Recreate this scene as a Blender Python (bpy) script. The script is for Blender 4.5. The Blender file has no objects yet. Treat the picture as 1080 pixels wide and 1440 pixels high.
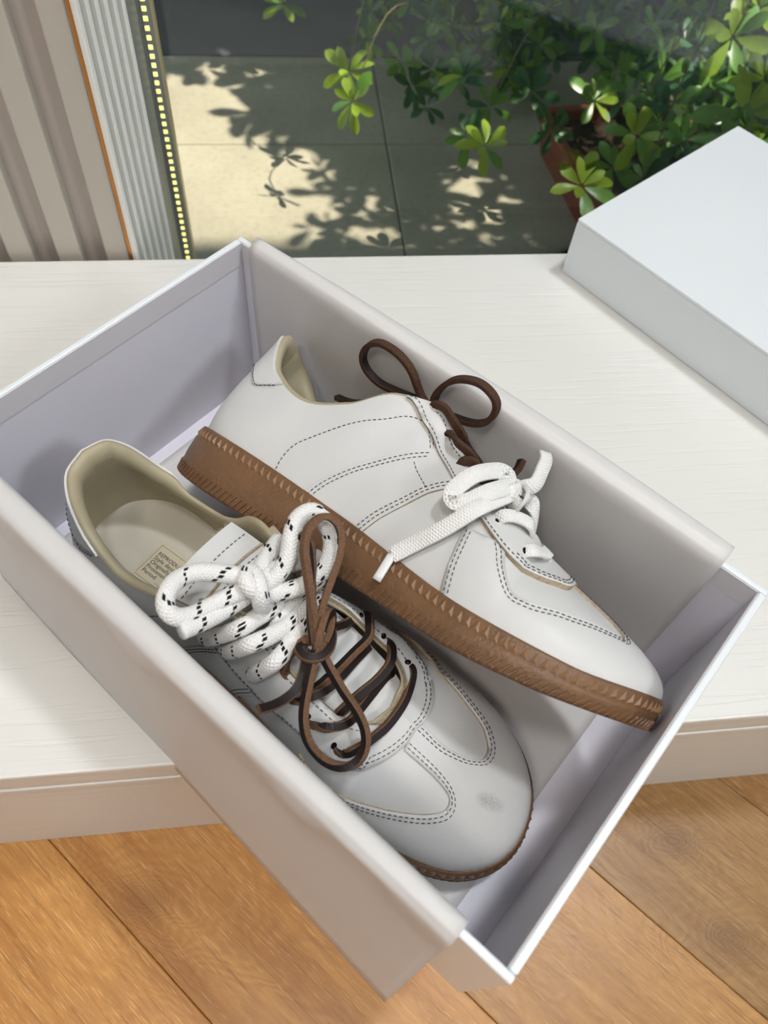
import bpy, bmesh, math, random
import numpy as np
from mathutils import Vector, Matrix
from mathutils.geometry import delaunay_2d_cdt
random.seed(7); np.random.seed(7)
SC = bpy.context.scene
COL = SC.collection

# ------------------------------------------------------------------ camera
CAM_R = [[0.992793, -0.100087, 0.065913], [0.049856, 0.845083, 0.532306], [0.108979, 0.525183, -0.843982]]
cam = bpy.data.cameras.new('camera'); camo = bpy.data.objects.new('camera', cam); COL.objects.link(camo)
r, u_, f_ = [Vector(v) for v in CAM_R]
m = Matrix((r, u_, -f_)).transposed().to_4x4(); m.translation = Vector((-0.0100, -0.1177, 0.4304))
camo.matrix_world = m
cam.sensor_fit = 'VERTICAL'; cam.sensor_height = 36.0; cam.lens = 1117.94 / 1440 * 36
cam.clip_start = 0.01
cam.dof.use_dof = True; cam.dof.focus_distance = 0.43; cam.dof.aperture_fstop = 10.0
SC.camera = camo

# ------------------------------------------------------------------ light
wd = bpy.data.worlds.new('world'); SC.world = wd; wd.use_nodes = True
bg = wd.node_tree.nodes['Background']
bg.inputs[0].default_value = (0.72, 0.87, 1.0, 1); bg.inputs[1].default_value = 1.7
sun = bpy.data.lights.new('sun', 'SUN'); suno = bpy.data.objects.new('sun', sun); COL.objects.link(suno)
SUN_DIR = Vector((0.57, -0.02, 0.82)).normalized()
suno.rotation_euler = SUN_DIR.to_track_quat('Z', 'Y').to_euler()
sun.energy = 8.5; sun.angle = math.radians(0.53); sun.color = (1.0, 0.93, 0.80)
def lamp(name, loc, target, size, energy, color):
    l = bpy.data.lights.new(name, 'AREA'); l.shape = 'DISK'; l.size = size; l.energy = energy; l.color = color
    o = bpy.data.objects.new(name, l); COL.objects.link(o); o.location = loc
    o.rotation_euler = (Vector(loc) - Vector(target)).to_track_quat('Z', 'Y').to_euler()
lamp('ceiling_fill_lamp', (1.65, -1.30, 1.95), (0.05, 0.08, 0), 0.50, 17, (0.94, 0.97, 1.0))
lamp('ceiling_fill_lamp', (0.75, 0.30, 2.50), (0.05, 0.08, 0), 0.24, 21, (0.95, 0.98, 1.0))
lamp('ceiling_fill_lamp', (-0.80, -1.0, 2.55), (0.0, 0.05, 0), 0.50, 17, (1.0, 0.89, 0.78))
lamp('ceiling_fill_lamp', (-0.05, -0.55, 2.55), (0.05, 0.05, 0), 0.30, 11, (0.98, 0.98, 1.0))  # extra unseen lamp added to brighten the near toe behind the box wall
SC.view_settings.view_transform = 'Standard'; SC.view_settings.look = 'None'
SC.view_settings.gamma = 1.0; SC.view_settings.use_curve_mapping = False
SC.view_settings.exposure = 0.13

# ------------------------------------------------------------------ helpers
def lin(c):
    return tuple(((v / 255) / 12.92 if v / 255 <= .04045 else ((v / 255 + .055) / 1.055) ** 2.4) for v in c) + (1.0,)
def mesh(name, V, F, mats=(), midx=None, smooth=None, uv=None):
    me = bpy.data.meshes.new(name)
    me.from_pydata([tuple(map(float, v)) for v in V], [], [tuple(int(i) for i in f) for f in F])
    for mt in mats: me.materials.append(mt)
    if midx is not None: me.polygons.foreach_set('material_index', np.array(midx, dtype=np.int32))
    if smooth is not None:
        s = np.full(len(F), bool(smooth)) if isinstance(smooth, bool) else np.array(smooth, dtype=bool)
        me.polygons.foreach_set('use_smooth', s)
    if uv is not None:
        lay = me.uv_layers.new(name='uv'); flat = [c for f in uv for p in f for c in p]
        lay.data.foreach_set('uv', flat)
    me.update()
    return me
def link(name, me, parent=None, loc=None, rot=None):
    o = bpy.data.objects.new(name, me); COL.objects.link(o)
    if parent is not None: o.parent = parent
    if loc is not None: o.location = loc
    if rot is not None: o.rotation_euler = rot
    return o
def empty(name, label=None, cat=None, loc=(0, 0, 0), rotz=0., group=None, kind=None):
    o = bpy.data.objects.new(name, None); COL.objects.link(o); o.location = loc; o.rotation_euler = (0, 0, rotz)
    o.empty_display_size = .02
    tag(o, label, cat, group, kind); return o
def tag(o, label=None, cat=None, group=None, kind=None):
    if label: o['label'] = label
    if cat: o['category'] = cat
    if group: o['group'] = group
    if kind: o['kind'] = kind
    return o
class MB:
    """collects geometry for one mesh"""
    def __init__(s): s.V = []; s.F = []; s.M = []; s.S = []
    def add(s, V, F, mi=0, sm=False):
        b = len(s.V); s.V.extend([tuple(v) for v in V]); s.F.extend([tuple(i + b for i in f) for f in F])
        n = len(F); s.M.extend([mi] * n if np.isscalar(mi) else list(mi)); s.S.extend([sm] * n if isinstance(sm, bool) else list(sm)); return s
    def box(s, lo, hi, mi=0):
        x0, y0, z0 = lo; x1, y1, z1 = hi
        return s.add([(x0,y0,z0),(x1,y0,z0),(x1,y1,z0),(x0,y1,z0),(x0,y0,z1),(x1,y0,z1),(x1,y1,z1),(x0,y1,z1)],
                     [(0,3,2,1),(4,5,6,7),(0,1,5,4),(1,2,6,5),(2,3,7,6),(3,0,4,7)], mi)
    def build(s, name, mats, parent=None, loc=None, rot=None, bevel=0., seg=2):
        me = mesh(name, s.V, s.F, mats, s.M, s.S)
        o = link(name, me, parent, loc, rot)
        if bevel:
            bm = bmesh.new(); bm.from_mesh(me)
            bmesh.ops.bevel(bm, geom=bm.edges[:], offset=bevel, segments=seg, affect='EDGES', profile=.5, clamp_overlap=True)
            bm.to_mesh(me); bm.free()
        return o
def boxo(name, lo, hi, mt, parent=None, bevel=0., loc=None, rot=None, seg=2):
    return MB().box(lo, hi).build(name, [mt], parent, loc, rot, bevel, seg)
def grid(P, closed_u=False, flip=False):
    P = np.asarray(P, float); nu, nw = P.shape[:2]; V = P.reshape(-1, 3); F = []
    for i in range(nu if closed_u else nu - 1):
        i2 = (i + 1) % nu
        for j in range(nw - 1):
            q = (i * nw + j, i2 * nw + j, i2 * nw + j + 1, i * nw + j + 1)
            F.append(q[::-1] if flip else q)
    return V, F

# ------------------------------------------------------------------ materials
class NT:
    def __init__(s, name):
        s.m = bpy.data.materials.new(name); s.m.use_nodes = True; s.t = s.m.node_tree; s.n = s.t.nodes; s.b = s.n['Principled BSDF']; s.out = s.n['Material Output']
    def new(s, ty, **kw):
        n = s.n.new(ty)
        for k, v in kw.items():
            if k[0] == '_': n.inputs[k[1:].replace('_', ' ')].default_value = v
            else: setattr(n, k, v)
        return n
    def l(s, a, b): s.t.links.new(a, b)
    def coord(s, scale=(1, 1, 1), kind='Object', rot=(0, 0, 0)):
        tc = s.new('ShaderNodeTexCoord'); mp = s.new('ShaderNodeMapping'); mp.inputs['Scale'].default_value = scale; mp.inputs['Rotation'].default_value = rot
        s.l(tc.outputs[kind], mp.inputs[0]); return mp.outputs[0]
    def noise(s, vec, scale, detail=4, rough=.5, dist=0.):
        n = s.new('ShaderNodeTexNoise', _Scale=scale, _Detail=detail, _Roughness=rough, _Distortion=dist); s.l(vec, n.inputs['Vector']); return n.outputs['Fac']
    def ramp(s, fac, stops):
        n = s.new('ShaderNodeValToRGB'); e = n.color_ramp.elements
        while len(e) < len(stops): e.new(.5)
        for k, (p, c) in enumerate(stops): e[k].position = p; e[k].color = c if len(c) == 4 else tuple(c) + (1,)
        s.l(fac, n.inputs[0]); return n.outputs[0]
    def math(s, op, a, b=None, c=None):
        n = s.new('ShaderNodeMath', operation=op)
        for k, v in enumerate((a, b, c)):
            if v is None: continue
            if isinstance(v, (int, float)): n.inputs[k].default_value = v
            else: s.l(v, n.inputs[k])
        return n.outputs[0]
    def mix(s, fac, a, b, blend='MIX'):
        n = s.new('ShaderNodeMix', data_type='RGBA', blend_type=blend)
        for k, v in ((0, fac), (6, a), (7, b)):
            if isinstance(v, (int, float)): n.inputs[k].default_value = v
            elif isinstance(v, tuple): n.inputs[k].default_value = v
            else: s.l(v, n.inputs[k])
        return n.outputs[2]
    def bump(s, h, strength=.3, dist=.001, normal=None):
        n = s.new('ShaderNodeBump', _Strength=strength, _Distance=dist); s.l(h, n.inputs['Height'])
        if normal is not None: s.l(normal, n.inputs['Normal'])
        s.l(n.outputs[0], s.b.inputs['Normal']); return n.outputs[0]
    def col(s, c):
        if isinstance(c, tuple): s.b.inputs['Base Color'].default_value = c
        else: s.l(c, s.b.inputs['Base Color'])
    def set(s, **kw):
        for k, v in kw.items(): s.b.inputs[k.replace('_', ' ')].default_value = v
        return s
def simple(name, c, rough=.5, spec=.5, nscale=0, nstr=.2, ndist=.0005, var=0., vscale=30, metal=0.):
    t = NT(name); t.set(Roughness=rough, Metallic=metal); t.b.inputs['Specular IOR Level'].default_value = spec
    cc = lin(c)
    if var:
        v = t.noise(t.coord(), vscale, 4)
        t.col(t.ramp(v, [(.25, tuple(x * (1 - var) for x in cc[:3])), (.75, tuple(min(1, x * (1 + var)) for x in cc[:3]))]))
    else: t.col(cc)
    if nscale: t.bump(t.noise(t.coord(), nscale, 3), nstr, ndist)
    return t.m
def leather(name, c, rough=.42, var=.03, bump=.25, scuff=None):
    t = NT(name); t.set(Roughness=rough); t.b.inputs['Specular IOR Level'].default_value = .45
    co = t.coord(); cc = lin(c); v = t.noise(co, 28, 5, .55)
    t.col(t.ramp(v, [(.3, tuple(x * (1 - var) for x in cc[:3])), (.7, tuple(min(1, x * (1 + var)) for x in cc[:3]))]))
    vo = t.new('ShaderNodeTexVoronoi', feature='DISTANCE_TO_EDGE', _Scale=1100.0); t.l(co, vo.inputs['Vector'])
    h = t.math('MULTIPLY_ADD', vo.outputs['Distance'], .5, t.math('MULTIPLY', t.noise(co, 130, 4, .6), 1.3))
    if scuff:
        base = t.b.inputs['Base Color'].links[0].from_socket; acc = base
        for (sx, sy, sz, r_, k_) in scuff:
            dn = t.new('ShaderNodeVectorMath', operation='DISTANCE'); t.l(co, dn.inputs[0]); dn.inputs[1].default_value = (sx, sy, sz)
            fall = t.math('SUBTRACT', 1.0, t.math('MINIMUM', t.math('DIVIDE', dn.outputs['Value'], r_), 1.0))
            g = t.ramp(t.noise(co, 1500, 3, .7), [(.40, (.15, .15, .15)), (.62, (1, 1, 1))])
            acc = t.mix(t.math('MULTIPLY', t.math('MULTIPLY', fall, g), k_), acc, lin((72, 70, 72)))
        t.col(acc)
    t.bump(h, bump, .0006, t.bump(t.noise(co, 34, 2, .4), .22, .004)); return t.m
M = {}
M['leather'] = leather('white_leather', (209, 210, 209))
M['scuffed'] = leather('scuffed_white_leather', (209, 210, 209), scuff=[(.2615, -.0052, .0455, .0045, .45), (.2650, -.0040, .0446, .005, .55), (.2690, -.0028, .0435, .0045, .4)])
M['lining'] = leather('beige_lining', (172, 163, 136), .5, .05, .15)
M['insole'] = leather('insole_leather', (202, 197, 182), .5, .03, .12)
M['raw'] = simple('raw_leather_edge', (172, 158, 136), .85, .2, 900, .6, .0008, .25, 700)
M['thread'] = simple('grey_thread', (88, 86, 88), .8, .2)
M['dark_hole'] = simple('eyelet_dark', (24, 20, 18), .9, .1)
M['lab'] = simple('label_cloth', (205, 196, 172), .8, .2, 1500, .2, .0003)
M['ink'] = simple('label_ink', (30, 27, 24), .8, .1)
M['scuff'] = simple('scuff_grey', (120, 120, 122), .8, .2)
def gum():
    t = NT('gum_rubber'); t.set(Roughness=.36); t.b.inputs['Specular IOR Level'].default_value = .4
    co = t.coord(); v = t.noise(co, 45, 4)
    t.col(t.ramp(v, [(.25, lin((102, 74, 50))[:3]), (.75, lin((124, 92, 64))[:3])]))
    t.bump(t.noise(co, 420, 3, .6), .55, .0012); return t.m
M['gum'] = gum()
M['gum_tooth'] = simple('gum_rubber_pale', (140, 108, 78), .35, .4, 400, .3, .0005)
def rope():
    t = NT('rope_weave'); t.set(Roughness=.75); t.b.inputs['Specular IOR Level'].default_value = .25
    tc = t.new('ShaderNodeTexCoord'); sp = t.new('ShaderNodeSeparateXYZ'); t.l(tc.outputs['UV'], sp.inputs[0]); u, v = sp.outputs[0], sp.outputs[1]
    ph = t.math('FRACT', t.math('ADD', u, t.math('DIVIDE', v, .0165)))
    zig = t.math('MULTIPLY', t.math('GREATER_THAN', t.math('FRACT', t.math('MULTIPLY', u, 6.)), .5), .045)
    pz = t.math('ADD', ph, zig); a = t.math('MULTIPLY', t.math('GREATER_THAN', pz, .05), t.math('LESS_THAN', pz, .185))
    d = t.math('LESS_THAN', t.math('FRACT', t.math('MULTIPLY', u, 12.)), .70); a2 = t.math('LESS_THAN', t.math('FRACT', t.math('MULTIPLY_ADD', u, 2.0, .13)), .80)
    mk = t.math('MULTIPLY', t.math('MULTIPLY', a, d), a2)
    t.col(t.mix(mk, lin((238, 238, 236)), lin((22, 21, 24))))
    w1 = t.math('SINE', t.math('ADD', t.math('MULTIPLY', u, 62.8), t.math('MULTIPLY', v, 3600.)))
    w2 = t.math('SINE', t.math('SUBTRACT', t.math('MULTIPLY', u, 62.8), t.math('MULTIPLY', v, 3600.)))
    t.bump(t.math('MAXIMUM', w1, w2), .45, .0006); return t.m
M['rope'] = rope()
def flat():
    t = NT('flat_weave'); t.set(Roughness=.8); t.b.inputs['Specular IOR Level'].default_value = .2
    tc = t.new('ShaderNodeTexCoord'); sp = t.new('ShaderNodeSeparateXYZ'); t.l(tc.outputs['UV'], sp.inputs[0]); u, v = sp.outputs[0], sp.outputs[1]
    t.col(lin((236, 236, 234)))
    w1 = t.math('SINE', t.math('ADD', t.math('MULTIPLY', u, 120.), t.math('MULTIPLY', v, 4200.)))
    w2 = t.math('SINE', t.math('SUBTRACT', t.math('MULTIPLY', u, 120.), t.math('MULTIPLY', v, 4200.)))
    t.bump(t.math('MAXIMUM', w1, w2), .5, .0005); return t.m
M['flat'] = flat()
M['aglet'] = simple('clear_aglet', (226, 228, 226), .2, .6)
M['brown'] = simple('dark_brown_leather', (34, 25, 24), .55, .35, 500, .2, .0004, .15, 150)
M['suede'] = simple('tan_suede', (118, 90, 70), .9, .15, 1600, .9, .0008, .35, 1300)
M['suede_dark'] = simple('brown_suede', (82, 60, 48), .9, .15, 1600, .9, .0008, .35, 1300)
M['box_out'] = simple('box_white_gloss', (228, 234, 238), .26, .5, 60, .04, .001)
M['box_in'] = simple('box_lavender', (222, 221, 232), .5, .3, 200, .05, .0005)
M['box_turn'] = simple('box_turn_in', (216, 214, 220), .5, .4, 200, .05, .0005)
def paper():
    t = NT('tissue_paper'); t.set(Roughness=.42); t.col(lin((240, 239, 238)))
    co = t.coord(); h = t.math('ADD', t.noise(co, 14, 3, .5, .3), t.math('MULTIPLY', t.noise(co, 60, 3), .25)); t.bump(h, .25, .004)
    tr = t.new('ShaderNodeBsdfTranslucent'); tr.inputs[0].default_value = lin((225, 222, 220))
    tp = t.new('ShaderNodeBsdfTransparent'); mx0 = t.new('ShaderNodeMixShader'); mx0.inputs[0].default_value = .16
    mx = t.new('ShaderNodeMixShader'); mx.inputs[0].default_value = .22
    t.l(t.b.outputs[0], mx.inputs[1]); t.l(tr.outputs[0], mx.inputs[2]); t.l(mx.outputs[0], mx0.inputs[1]); t.l(tp.outputs[0], mx0.inputs[2]); t.l(mx0.outputs[0], t.out.inputs[0]); return t.m
M['paper'] = paper()
def painted():
    t = NT('painted_wood'); t.set(Roughness=.38); co = t.coord((1.2, 30, 30))
    t.col(t.ramp(t.noise(t.coord(), 6, 3), [(.3, lin((222, 222, 217))[:3]), (.7, lin((229, 229, 225))[:3])]))
    n = t.noise(co, 8, 5, .6, .6); h = t.ramp(n, [(.36, (0, 0, 0)), (.46, (1, 1, 1))])
    t.bump(h, .28, .0012); return t.m
M['painted'] = painted()
M['panel'] = simple('panel_paint', (192, 186, 174), .5, .4, 50, .05, .001, .03, 8)
M['panel_back'] = simple('panel_back_paint', (186, 176, 168), .6, .3)
M['room'] = simple('room_paint', (222, 222, 222), .7, .2)
M['groove'] = simple('groove_painted_shade', (142, 140, 132), .6, .3)  # gaps between slats: their shade is put into this darker colour
M['slat'] = simple('slat_paint', (234, 236, 230), .45, .4)
M['copper'] = simple('copper_strip', (196, 132, 70), .3, .5, metal=.9)
M['frame'] = simple('grey_frame', (140, 145, 146), .4, .5)
M['clear_strip'] = simple('gold_seal', (196, 184, 140), .3, .5)
def chip():
    t = NT('led_phosphor'); t.col(lin((232, 226, 120))); t.set(Roughness=.3)
    t.b.inputs['Emission Color'].default_value = lin((255, 246, 150)); t.b.inputs['Emission Strength'].default_value = 1.1; return t.m
M['chip'] = chip()
PA0 = math.radians(-46.8)
def oak():
    t = NT('oak'); t.set(Roughness=.36)
    oi = t.new('ShaderNodeObjectInfo'); tc = t.new('ShaderNodeTexCoord'); va = t.new('ShaderNodeVectorMath', operation='MULTIPLY_ADD')
    cb = t.new('ShaderNodeCombineXYZ'); t.l(oi.outputs['Random'], cb.inputs[0]); t.l(oi.outputs['Random'], cb.inputs[2])
    t.l(cb.outputs[0], va.inputs[0]); va.inputs[1].default_value = (7, 3, 9); t.l(tc.outputs['Object'], va.inputs[2]); P = va.outputs[0]
    def mp(sc):
        n = t.new('ShaderNodeMapping'); n.inputs['Scale'].default_value = sc; t.l(P, n.inputs[0]); return n.outputs[0]
    gp = t.new('ShaderNodeNewGeometry'); kd = None
    wob = t.noise(gp.outputs['Position'], 60, 3)
    for kx, ky in ((-.1251, -.0402), (.2749, -.1045), (.2494, -.0349)):
        dn = t.new('ShaderNodeVectorMath', operation='DISTANCE'); sc_ = t.new('ShaderNodeMapping'); sc_.inputs['Rotation'].default_value = (0, 0, -PA0); sc_.inputs['Scale'].default_value = (.55, 1, 0)
        tv = t.new('ShaderNodeVectorMath', operation='SUBTRACT'); t.l(gp.outputs['Position'], tv.inputs[0]); tv.inputs[1].default_value = (kx, ky, 0); t.l(tv.outputs[0], sc_.inputs[0])
        t.l(sc_.outputs[0], dn.inputs[0]); dn.inputs[1].default_value = (0, 0, 0)
        kd = dn.outputs['Value'] if kd is None else t.math('MINIMUM', kd, dn.outputs['Value'])
    kd = t.math('MULTIPLY_ADD', wob, .012, kd)
    kin = t.math('POWER', 2.718, t.math('MULTIPLY', kd, -42.))
    ring = t.math('ADD', t.noise(mp((5.5, 15, 10)), 1.0, 3, .5, 1.6), t.math('MULTIPLY', kin, 1.3))
    bands = t.math('SINE', t.math('MULTIPLY', ring, 75.))
    fine = t.noise(mp((60, 1250, 400)), 1.0, 4, .6); dk = t.noise(mp((22, 620, 300)), 1.0, 4, .6)
    streak = t.noise(mp((4, 60, 40)), 1.0, 4, .6, .4)
    base = t.ramp(streak, [(.3, lin((172, 116, 56))[:3]), (.7, lin((210, 156, 88))[:3])])
    c1 = t.mix(t.math('MULTIPLY', t.math('MULTIPLY_ADD', bands, .5, .5), .22), base, lin((140, 92, 50)))
    pores = t.ramp(fine, [(.34, (1, 1, 1)), (.44, (0, 0, 0))])
    dln = t.ramp(dk, [(.36, (1, 1, 1)), (.46, (0, 0, 0))]); c1b = t.mix(t.math('MULTIPLY', dln, .45), c1, lin((128, 84, 42))); c2 = t.mix(t.math('MULTIPLY', pores, .55), c1b, lin((232, 190, 134)))
    big = t.noise(mp((2.2, 5, 4)), 1.0, 2); c3 = t.mix(t.math('MULTIPLY', t.math('GREATER_THAN', big, .35), .0), c2, c2)
    kn = t.ramp(kd, [(.010, (1, 1, 1)), (.026, (0, 0, 0))])
    c4 = t.mix(t.math('MULTIPLY', kn, .30), c3, lin((96, 58, 34)))
    rnd = t.math('MULTIPLY_ADD', oi.outputs['Random'], .08, .96)
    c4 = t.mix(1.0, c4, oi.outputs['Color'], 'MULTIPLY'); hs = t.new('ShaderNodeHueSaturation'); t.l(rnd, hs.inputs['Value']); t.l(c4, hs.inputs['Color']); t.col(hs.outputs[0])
    t.bump(t.math('ADD', t.math('MULTIPLY', pores, -.6), t.math('MULTIPLY', bands, .12)), .3, .0006); return t.m
M['oak'] = oak()
M['joint'] = simple('plank_joint', (62, 40, 24), .9, .1)
def concrete():
    t = NT('concrete'); t.set(Roughness=.85); co = t.coord()
    a = t.noise(co, 5, 6, .6); b = t.noise(co, 140, 3, .6)
    c = t.ramp(a, [(.3, lin((154, 145, 126))[:3]), (.7, lin((178, 169, 149))[:3])])
    t.col(t.mix(t.math('MULTIPLY', t.ramp(b, [(.35, (1, 1, 1)), (.5, (0, 0, 0))]), .25), c, lin((124, 116, 103)))); t.bump(b, .3, .002); return t.m
M['concrete'] = concrete()
M['kerb'] = simple('dark_stone_and_shade', (70, 72, 72), .7, .4, 40, .3, .004, .2, 12)
M['terracotta'] = simple('terracotta', (134, 70, 50), .75, .3, 80, .2, .002, .12, 20)
M['soil'] = simple('soil', (52, 40, 32), .95, .1, 60, .9, .01, .3, 40)
M['bark'] = simple('bark', (104, 96, 62), .8, .2, 120, .6, .002, .2, 60)
def leafm(name, c, tr, w):
    t = NT(name); t.set(Roughness=.30); co = t.coord(); cc = lin(c)
    v = t.noise(co, 60, 3); t.col(t.ramp(v, [(.3, tuple(x * .8 for x in cc[:3])), (.7, tuple(min(1, x * 1.2) for x in cc[:3]))]))
    tl = t.new('ShaderNodeBsdfTranslucent'); tl.inputs[0].default_value = lin(tr); mx = t.new('ShaderNodeMixShader'); mx.inputs[0].default_value = w
    t.l(t.b.outputs[0], mx.inputs[1]); t.l(tl.outputs[0], mx.inputs[2]); t.l(mx.outputs[0], t.out.inputs[0]); return t.m
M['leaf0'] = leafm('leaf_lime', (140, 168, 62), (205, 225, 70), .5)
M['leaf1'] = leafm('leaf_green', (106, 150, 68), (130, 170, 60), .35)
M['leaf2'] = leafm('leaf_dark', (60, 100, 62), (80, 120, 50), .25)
M['bud'] = simple('orange_bud', (196, 140, 62), .6, .3)
def glass():
    t = NT('window_glass'); tp = t.new('ShaderNodeBsdfTransparent'); tp.inputs[0].default_value = (.95, .97, .96, 1)
    gl = t.new('ShaderNodeBsdfGlossy', _Roughness=.0); fr = t.new('ShaderNodeFresnel', _IOR=1.45); mx = t.new('ShaderNodeMixShader')
    t.l(fr.outputs[0], mx.inputs[0]); t.l(tp.outputs[0], mx.inputs[1]); t.l(gl.outputs[0], mx.inputs[2]); t.l(mx.outputs[0], t.out.inputs[0]); return t.m
M['glass'] = glass()

# ------------------------------------------------------------------ setting
FZ = -0.1773
fl = empty('floor', kind='structure', loc=(0, 0, FZ))
boxo('subfloor', (-1.8, -2.6, -.03), (2.6, .37, -.0145), M['joint'], fl)
PA = math.radians(-46.8); pd = Vector((math.cos(PA), math.sin(PA))); pn = Vector((.731, .682))
offs = [-.138 + .1203 * k for k in range(-9, 12)]
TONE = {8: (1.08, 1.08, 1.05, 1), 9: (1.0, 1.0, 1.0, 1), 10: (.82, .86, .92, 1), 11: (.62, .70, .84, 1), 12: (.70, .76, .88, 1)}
for k in range(len(offs) - 1):
    a, b = offs[k] + .0002, offs[k + 1] - .0002
    # plank in its own frame: x along the grain, y across
    for (x0, x1) in ((-2.6, .55), (.5515, 2.4)):
        if k % 2: x0, x1 = (x0, -.45) if x1 < 1 else (-.4485, x1)
        poly = [pd * x + pn * y for x, y in ((x0, a), (x1, a), (x1, b), (x0, b))]; cl = []
        for i in range(4):
            p, q = poly[i], poly[(i + 1) % 4]
            if p.y <= .37: cl.append(p)
            if (p.y <= .37) != (q.y <= .37): cl.append(p.lerp(q, (.37 - p.y) / (q.y - p.y)))
        if len(cl) < 3: continue
        o0 = pn * a; loc = [((p - o0).dot(pd), (p - o0).dot(pn)) for p in cl]; n = len(loc)
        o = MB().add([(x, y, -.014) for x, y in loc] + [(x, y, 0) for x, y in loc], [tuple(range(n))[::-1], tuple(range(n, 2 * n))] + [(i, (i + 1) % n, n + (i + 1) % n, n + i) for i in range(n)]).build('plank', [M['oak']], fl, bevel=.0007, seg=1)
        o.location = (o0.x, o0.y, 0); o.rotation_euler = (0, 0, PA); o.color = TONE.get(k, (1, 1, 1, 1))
# plank frame: rotating +x to (cos PA, sin PA) sends +y to (-sin PA, cos PA) = pn
# ledge (built-in platform under the window)
lg = empty('trim_1', kind='structure')
boxo('top_board', (-1.8, .0005, -.022), (2.6, .393, 0), M['painted'], lg, .0015)
boxo('front_board', (-1.8, .0045, FZ), (2.6, .022, -.0265), M['painted'], lg, .0012)
boxo('bead', (-1.8, .0005, -.0305), (2.6, .010, -.0255), M['painted'], lg, .001)
boxo('back_board', (-1.8, .375, FZ), (2.6, .392, -.0225), M['painted'], lg)
# fluted wall on the left
wl = empty('wall_left', kind='structure')
boxo('backing', (-1.8, .409, FZ), (-.1297, .43, 2.3), M['panel_back'], wl)
x = -.1297
k = 0
while x > -1.75:
    o = MB().add([(x - .0178, .3985, FZ), (x, .3985, FZ), (x + .0008, .409, FZ), (x - .0186, .409, FZ), (x - .0178, .3985, 2.3), (x, .3985, 2.3), (x + .0008, .409, 2.3), (x - .0186, .409, 2.3)],
                 [(0,1,5,4),(1,2,6,5),(3,0,4,7),(2,3,7,6),(4,5,6,7),(3,2,1,0)]).build('panel', [M['panel']], wl, bevel=.0012)
    x -= .0363; k += 1
boxo('metal_strip', (-.1296, .3965, FZ), (-.1272, .40, 2.3), M['copper'], wl, .0004)
P_A, P_B = Vector((-.1272, .397)), Vector((-.1040, .450)); rv = P_B - P_A; n_sl = 6
nrm = Vector((rv.y, -rv.x)).normalized(); tg = rv.normalized()
def prism(name, q, mt, bev=0.):
    n = len(q)
    return MB().add([(p.x, p.y, FZ) for p in q] + [(p.x, p.y, 2.3) for p in q], [(i, (i + 1) % n, n + (i + 1) % n, n + i) for i in range(n)] + [tuple(range(n, 2 * n)), tuple(range(n))[::-1]]).build(name, [mt], wl, bevel=bev, seg=1)
for k in range(n_sl):
    a = P_A + rv * (k / n_sl); b = P_A + rv * ((k + .58) / n_sl)
    prism('slat', [a - nrm * .001, b - nrm * .001, b + nrm * .0034 - tg * .0008, a + nrm * .0034 + tg * .0008], M['slat'], .0005)
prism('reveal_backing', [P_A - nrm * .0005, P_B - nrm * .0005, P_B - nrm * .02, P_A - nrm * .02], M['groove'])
prism('reveal_board', [P_B, Vector((-.1085, .5195)), Vector((-.1285, .5195)), P_B + Vector((-.02, 0))], M['frame'])
# window
wn = empty('window_1', kind='structure')
boxo('window_frame', (-.1145, .52, FZ), (-.0990, .548, 2.28), M['frame'], wn, .001)
boxo('window_frame', (-.0990, .524, FZ), (2.6, .548, FZ + .02), M['frame'], wn, .001)
boxo('window_frame', (-.1145, .52, 2.28), (2.6, .548, 2.30), M['frame'], wn, .001)
boxo('pane', (-.0985, .533, FZ + .021), (2.6, .539, 2.279), M['glass'], wn)
boxo('seal', (-.0988, .5215, FZ + .021), (-.0970, .5325, 2.279), M['clear_strip'], wn)
def setting(name, lo, hi, mt): return tag(boxo(name, lo, hi, mt), kind='structure')
setting('wall_front', (-1.8, .40, 2.3), (2.6, .56, 2.6), M['room'])
setting('wall_right', (2.6, -2.6, FZ), (2.7, .56, 2.6), M['room'])
setting('wall_side', (-1.9, -2.6, FZ), (-1.8, .56, 2.6), M['room'])
setting('wall_back', (-1.9, -2.7, FZ), (2.7, -2.6, 2.6), M['room'])
setting('ceiling', (-1.9, -2.7, 2.6), (2.7, .56, 2.7), M['room'])
# light strip stuck on the frame
ls = empty('light_strip', 'thin strip of yellow light chips running up the grey window frame', 'light strip', loc=(-.1030, .5195, FZ))
boxo('tape', (-.0024, -.0006, .02), (.0024, 0.0003, 1.45), M['frame'], ls)
chm = MB().box((-.0017, -.0013, -.0018), (.0017, -.0006, .0018)).build('chip', [M['chip']], ls, loc=(0, 0, .045), bevel=.0003, seg=1)
for k in range(1, 200):
    c = chm.copy(); COL.objects.link(c); c.location = (0, 0, .045 + .0069 * k)

# ------------------------------------------------------------------ outdoors
gd = empty('ground', kind='structure', loc=(0, 0, FZ - .002))
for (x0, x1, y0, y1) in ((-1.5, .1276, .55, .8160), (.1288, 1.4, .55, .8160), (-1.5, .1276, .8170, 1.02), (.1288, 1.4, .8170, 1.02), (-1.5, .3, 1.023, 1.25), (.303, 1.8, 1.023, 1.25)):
    boxo('slab', (x0, y0, -.05), (x1, y1, 0), M['concrete'] if y1 < 1.05 else M['kerb'], gd, .0015)  # far slabs: dark stone that also carries deep shade in its colour
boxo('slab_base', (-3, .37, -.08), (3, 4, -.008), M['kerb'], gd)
kb = boxo('kerb', (-3, 1.252, FZ - .01), (3, 1.40, FZ + .045), M['kerb'], None, .006); tag(kb, kind='structure')
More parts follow.
